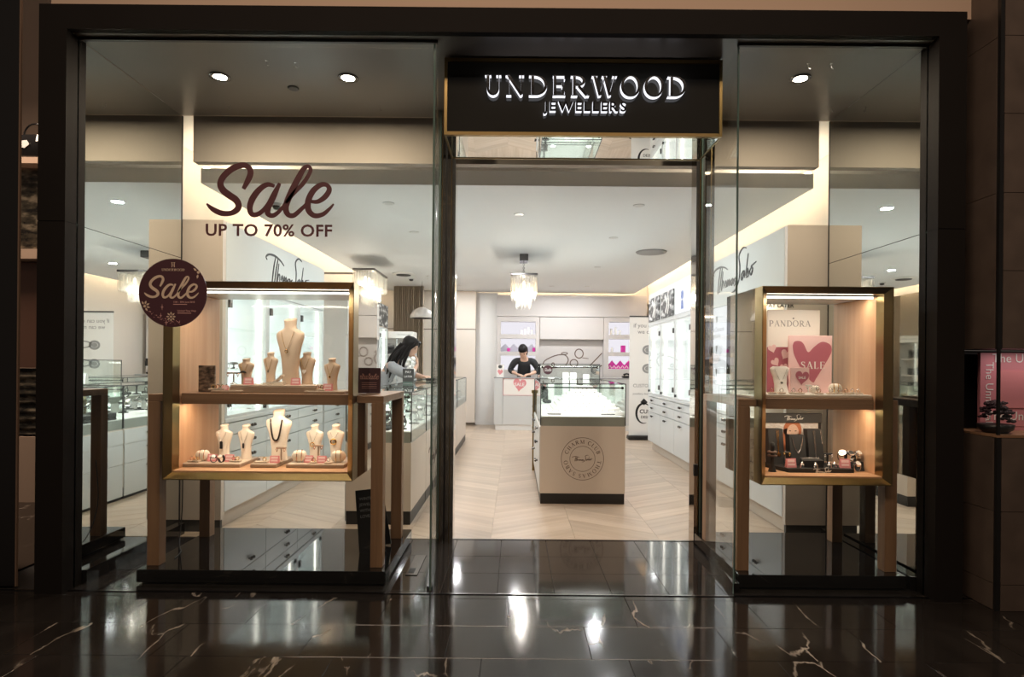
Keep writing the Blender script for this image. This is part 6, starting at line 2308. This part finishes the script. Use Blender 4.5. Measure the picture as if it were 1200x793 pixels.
solo('shelf', MB().box(-4.8, -3.4, 4.90, 5.2, 2.81, 2.86), M['mall_wall'], 'beige shelf carrying the black handbag beside the bronze frame', 'shelf')

# ------------------------------------------------------------------ the two women
def skin_body(name, joints, edges, root, mat, parent, sub=2, rad=None):
    names = list(joints)
    me = bpy.data.meshes.new(name)
    me.from_pydata([joints[n][0] for n in names], [(names.index(a), names.index(b)) for a, b in edges], [])
    me.materials.append(mat)
    o = bpy.data.objects.new(name, me)
    COL.objects.link(o)
    o.parent = parent
    sk = o.modifiers.new('skin', 'SKIN')
    sk.use_smooth_shade = True
    sk.branch_smoothing = .6
    sv = me.skin_vertices[0].data if me.skin_vertices else None
    if sv is None:
        me.skin_vertices  # pragma: no cover
    for i, n in enumerate(names):
        r = joints[n][1]
        sv[i].radius = r if isinstance(r, tuple) else (r, r)
        sv[i].use_root = (n == root)
    ss = o.modifiers.new('smooth', 'SUBSURF')
    ss.levels = sub
    ss.render_levels = sub
    return o


def chain(pairs):
    return list(zip(pairs, pairs[1:]))


def hand(J, E, side, wrist, d, up, curl=.5, palm=.085):
    """palm and five fingers from WRIST along d; UP is the back of the hand"""
    d, up = Vector(d).normalized(), Vector(up)
    up = (up - d * up.dot(d)).normalized()
    s = d.cross(up)
    w = Vector(wrist)
    P = w + d * palm * .55
    J[side + 'palm'] = (tuple(P), (.020, .034))
    E.append((side + 'wrist', side + 'palm'))
    for k, (off, ln) in enumerate(((-.030, .062), (-.011, .074), (.010, .070), (.029, .055))):
        base = w + d * palm + s * off
        n0 = '%sf%d' % (side, k)
        bend = 0
        J[n0 + 'a'] = (tuple(base), .0095)
        E.append((side + 'palm', n0 + 'a'))
        prev, pn = base, n0 + 'a'
        for q, nm in enumerate('bc'):
            bend += curl
            prev = prev + (d * math.cos(bend) - up * math.sin(bend)) * ln * (.55 if q == 0 else .45)
            J[n0 + nm] = (tuple(prev), .0085 - .001 * q)
            E.append((pn, n0 + nm))
            pn = n0 + nm
    th = -1 if side == 'r' else 1
    b = w + d * palm * .35 + s * (-.03 if th < 0 else .03) * 1.1
    J[side + 'ta'] = (tuple(b), .011)
    J[side + 'tb'] = (tuple(b + (d * .8 + s * (.5 * th)).normalized() * .034 - up * .008), .010)
    J[side + 'tc'] = (tuple(b + (d * .95 + s * (.3 * th)).normalized() * .060 - up * .018), .008)
    E += [(side + 'palm', side + 'ta'), (side + 'ta', side + 'tb'), (side + 'tb', side + 'tc')]


def head(parent, c, fwd, tilt, size=1.0, roll=0.0):
    """skull with brow, nose, lips, chin and ears; FWD is the heading, TILT how far the face looks down"""
    R = Matrix.Translation(c) @ Matrix.Rotation(fwd, 4, 'Z') @ Matrix.Rotation(roll, 4, 'Y') @ Matrix.Rotation(tilt, 4, 'X') @ Matrix.Scale(size, 4)
    # local: face towards -Y
    prof = [(-.115, .020, .022, -.062), (-.108, .036, .036, -.052), (-.09, .050, .056, -.030), (-.065, .058, .072, -.014), (-.035, .065, .084, -.004), (0, .071, .092, .0), (.035, .074, .097, .004), (.07, .070, .094, .008), (.098, .055, .074, .012), (.115, .032, .044, .016), (.121, .008, .012, .018)]
    m = MB()
    rings = []
    for z, rx, ry, oy in prof:
        rr = []
        for i in range(24):
            a = 2 * PI * i / 24
            x, y = rx * math.cos(a), oy + ry * math.sin(a)
            f = -math.sin(a)
            if f > .85:
                if z == -.035:
                    y -= .020 * (f - .85) / .15
                elif z == 0:
                    y -= .010 * (f - .85) / .15
                elif z == -.065:
                    y -= .006 * (f - .85) / .15
            if .45 < f < .88 and z == 0:
                y += .006
            rr.append((x, y, z))
        rings.append(rr)
    m.loft(rings)
    for s in (-1, 1):
        m.ball((s * .073, .008, -.012), .022, 8, 0, (.35, .7, 1.2))
    m.ball((0, -.098, -.030), .011, 8, 0, (.9, 1.1, .9))
    part('head', m.xform(R), M['skin'], parent)
    m = MB()
    for s in (-1, 1):
        m.ball((s * .030, -.078, .004), .011, 8, 0, (1.2, .6, .6))
    part('eye', m.xform(R), M['eye'], parent)
    m = MB()
    for s in (-1, 1):
        m.tube([(s * .016, -.090, .020), (s * .032, -.087, .025), (s * .048, -.074, .020)], .0028, 5)
    part('eyebrow', m.xform(R), M['hair'], parent)
    part('mouth', MB().ball((0, -.082, -.066), .020, 8, 0, (1, .5, .32)).xform(R), M['lip'], parent)
    return R


def body(t, o, heading, lean_, arms, top_mat, hips=.93, sh_w=.175, headtilt=.7, head_turn=0.0, tw=1.0):
    """figure standing at O (on the floor), torso bent forward by lean_; arms: (elbow, wrist, hand dir, hand up) per side in figure space (x right, -y front)"""
    ca, sa = math.cos(heading), math.sin(heading)
    def W(p): return (o[0] + p[0] * ca - p[1] * sa, o[1] + p[0] * sa + p[1] * ca, o[2] + p[2])
    sp = lambda d, x=0, y=0: (x, -math.sin(lean_) * d + y, hips + math.cos(lean_) * d)
    lx, ly, lz = t.location
    L = lambda p: tuple(Vector(W(p)) - Vector((lx, ly, lz)))
    D = lambda v: (v[0] * ca - v[1] * sa, v[0] * sa + v[1] * ca, v[2])
    J, E = {}, []
    J['pelvis'] = (L((0, 0.02, hips)), (.150, .105))
    J['waist'] = (L(sp(.16)), (.118, .088))
    J['chest'] = (L(sp(.33)), (.142, .105))
    J['collar'] = (L(sp(.46)), (.092, .070))
    J['neck'] = (L(sp(.54, 0, -.012)), .048)
    J['skull'] = (L(sp(.60, 0, -.03)), .046)
    E += chain(['pelvis', 'waist', 'chest', 'collar', 'neck', 'skull'])
    for s, nm in ((1, 'r'), (-1, 'l')):
        sgn = -s          # figure faces -y, its right hand is at -x
        J[nm + 'sh'] = (L(sp(.435, sgn * sh_w)), .056)
        el, wr, hd, hu = arms[nm]
        J[nm + 'el'] = (L(el), .040)
        J[nm + 'fa'] = (L(tuple((a + b) / 2 for a, b in zip(el, wr))), .036)
        J[nm + 'wrist'] = (L(wr), .025)
        E += [('collar', nm + 'sh'), (nm + 'sh', nm + 'el'), (nm + 'el', nm + 'fa'), (nm + 'fa', nm + 'wrist')]
        hand(J, E, nm, L(wr), D(hd), D(hu))
        x = sgn * .095
        J[nm + 'hip'] = (L((x, .02, hips - .06)), .098)
        J[nm + 'knee'] = (L((x, .0, .48)), .060)
        J[nm + 'calf'] = (L((x, .02, .32)), .056)
        J[nm + 'ankle'] = (L((x, .03, .085)), .038)
        J[nm + 'toe'] = (L((x + sgn * .02, -.13, .035)), (.032, .036))
        E += [('pelvis', nm + 'hip'), (nm + 'hip', nm + 'knee'), (nm + 'knee', nm + 'calf'), (nm + 'calf', nm + 'ankle'), (nm + 'ankle', nm + 'toe')]
    skin_body('body', J, E, 'pelvis', M['skin'], t)
    # garments follow the same skeleton, slightly fuller
    def sub(keys, grow, name, mat, root, ends=None):
        JJ = {}
        for k in keys:
            p, r = J[k]
            r = r if isinstance(r, tuple) else (r, r)
            JJ[k] = (p, (r[0] + grow, r[1] + grow))
        if ends:
            JJ.update(ends)
        EE = [e for e in E if e[0] in JJ and e[1] in JJ]
        if ends:
            EE.append(('collar', 'neckline'))
        skin_body(name, JJ, EE, root, mat, t)
    tops = ['pelvis', 'waist', 'chest', 'collar'] + [n + k for n in 'rl' for k in ('sh', 'el', 'fa')]
    sub(tops, .018 * tw, 'top', top_mat, 'pelvis', {'neckline': (tuple(Vector(J['collar'][0]).lerp(Vector(J['neck'][0]), .55)), (.062, .058))})
    sub(['pelvis'] + [n + k for n in 'rl' for k in ('hip', 'knee', 'calf', 'ankle')], .010, 'trousers', M['trousers'], 'pelvis')
    m = MB()
    for n in 'rl':
        a, b = Vector(J[n + 'ankle'][0]), Vector(J[n + 'toe'][0])
        a = a + Vector((lx, ly, lz))
        b = b + Vector((lx, ly, lz))
        m2 = MB().tube([a + Vector((0, 0, -.04)), (a + b) / 2 + Vector((0, 0, -.018)), b], [.046, .044, .036], 10)
        part('shoe', m2, M['black'], t)
    hc = W(sp(.69, 0, -.075))
    return Vector(hc), W


# seller reading at the back counter (faces the shop front)
o1 = (X(614, 11.55), 11.43, 0)
p1 = thing('person', 'woman in black with tied back dark hair reading papers at the back counter', 'person', o1)
arms1 = {'r': ((-.27, -.20, 1.08), (-.13, -.36, 1.00), (.75, -.55, -.12), (0, -.2, 1)), 'l': ((.27, -.22, 1.08), (.12, -.38, 1.005), (-.8, -.35, -.05), (0, -.2, 1))}
hc1, W1 = body(p1, o1, 0.0, .48, arms1, M['top_black'], hips=.86, headtilt=.7)
hc1 = Vector(hc1) + Vector((-.03, -.02, -.05))
R1 = head(p1, hc1, -.15, .75, 1.0, 0)
m = MB()
rings = []
for z, rx, ry, oy in ((-.05, .050, .030, .075), (-.02, .076, .062, .042), (.01, .082, .084, .026), (.045, .084, .100, .012), (.08, .080, .104, .010), (.108, .064, .084, .013), (.128, .036, .05, .018), (.135, .006, .01, .02)):
    rings.append([(rx * math.cos(a), oy + ry * math.sin(a), z) for a in [2 * PI * i / 20 for i in range(20)]])
m.loft(rings)
m.ball((0, .115, .02), .045, 10)
m.tube(smooth_path([(0, .13, .01), (.03, .16, -.05), (.045, .14, -.13), (.04, .11, -.19)], 4), [.03, .035, .038, .04, .04, .038, .036, .032, .028, .022, .018, .012, .006][:13], 8)
part('hair', m.xform(R1), M['hair'], p1)
m = MB()
wx, wy, wz = W1((-.03, -.42, 1.0))
m.box(wx - .085, wx + .02, wy - .03, wy + .06, .985, .992)
t = solo('notepad', m, M['card_white'], 'white papers held by the woman at the back counter', 'paper')

# seller leaning over the long counter, seen from the side
o2 = (-1.72, 7.55, 0)
p2 = thing('person', 'woman with long black hair in a grey blouse leaning over the long counter', 'person', o2)
hd2 = PI / 2
arms2 = {'r': ((-.20, -.50, 1.03), (-.06, -.57, 1.17), (.25, .10, 1.0), (0, -1, .2)), 'l': ((.24, -.44, 1.05), (.16, -.62, 1.02), (-.2, -.9, -.1), (0, 0, 1))}
hc2, W2 = body(p2, o2, hd2, .60, arms2, M['blouse'], hips=.80, tw=1.5)
hc2 = Vector(hc2) + Vector((0.0, 0, .03))
R2 = head(p2, hc2, PI / 2 - .15, .38, 1.0, 0)
m = MB()
rings = []
for z, rx, ry, oy in ((-.09, .060, .040, .062), (-.05, .078, .066, .040), (-.01, .086, .086, .030), (.03, .088, .100, .016), (.07, .085, .108, .012), (.105, .070, .092, .012), (.13, .040, .056, .016), (.138, .006, .01, .018)):
    rings.append([(rx * math.cos(a), oy + ry * math.sin(a), z) for a in [2 * PI * i / 20 for i in range(20)]])
m.loft(rings)
m.tube(smooth_path([(.055, -.080, .10), (.075, -.070, .05), (.084, -.03, -.02), (.085, .01, -.10)], 4), [.02] * 13, 7)
m.tube(smooth_path([(-.055, -.080, .10), (-.075, -.070, .05), (-.084, -.03, -.02), (-.085, .01, -.10)], 4), [.02] * 13, 7)
m.xform(R2)
inv = R2
base = R2 @ Vector((0, .07, -.02))
for k in range(5):
    p0 = R2 @ Vector((-.070 - .006 * k, -.02 + .026 * k, .01))
    pts = smooth_path([tuple(p0), tuple(p0 + Vector((-.03 - .012 * k, -.012, -.09))), tuple(p0 + Vector((-.07 - .02 * k, -.02, -.20))), tuple(p0 + Vector((-.085 - .025 * k, -.01, -.30 - .03 * (k % 2))))], 4)
    m.tube(pts, [.026 - .014 * (i / (len(pts) - 1)) ** 2 for i in range(len(pts))], 7)
for k in range(9):
    q = (k - 4) / 4.0
    p0 = R2 @ Vector((q * .075, .075 - .03 * abs(q), .0))
    p1_ = p0 + Vector((-.085 - .02 * (k % 2), q * .05, -.09))
    p2_ = p0 + Vector((-.155 + .03 * math.sin(k * 2.1), q * .09, -.22))
    p3_ = p0 + Vector((-.205 + .03 * math.sin(k * 1.3), q * .10, -.36 - .05 * (k % 3)))
    pts = smooth_path([tuple(p0), tuple(p1_), tuple(p2_), tuple(p3_)], 4)
    m.tube(pts, [.030 - .020 * (i / (len(pts) - 1)) ** 2 + .004 * math.sin(i * 1.5) for i in range(len(pts))], 7)
part('hair', m, M['hair'], p2)
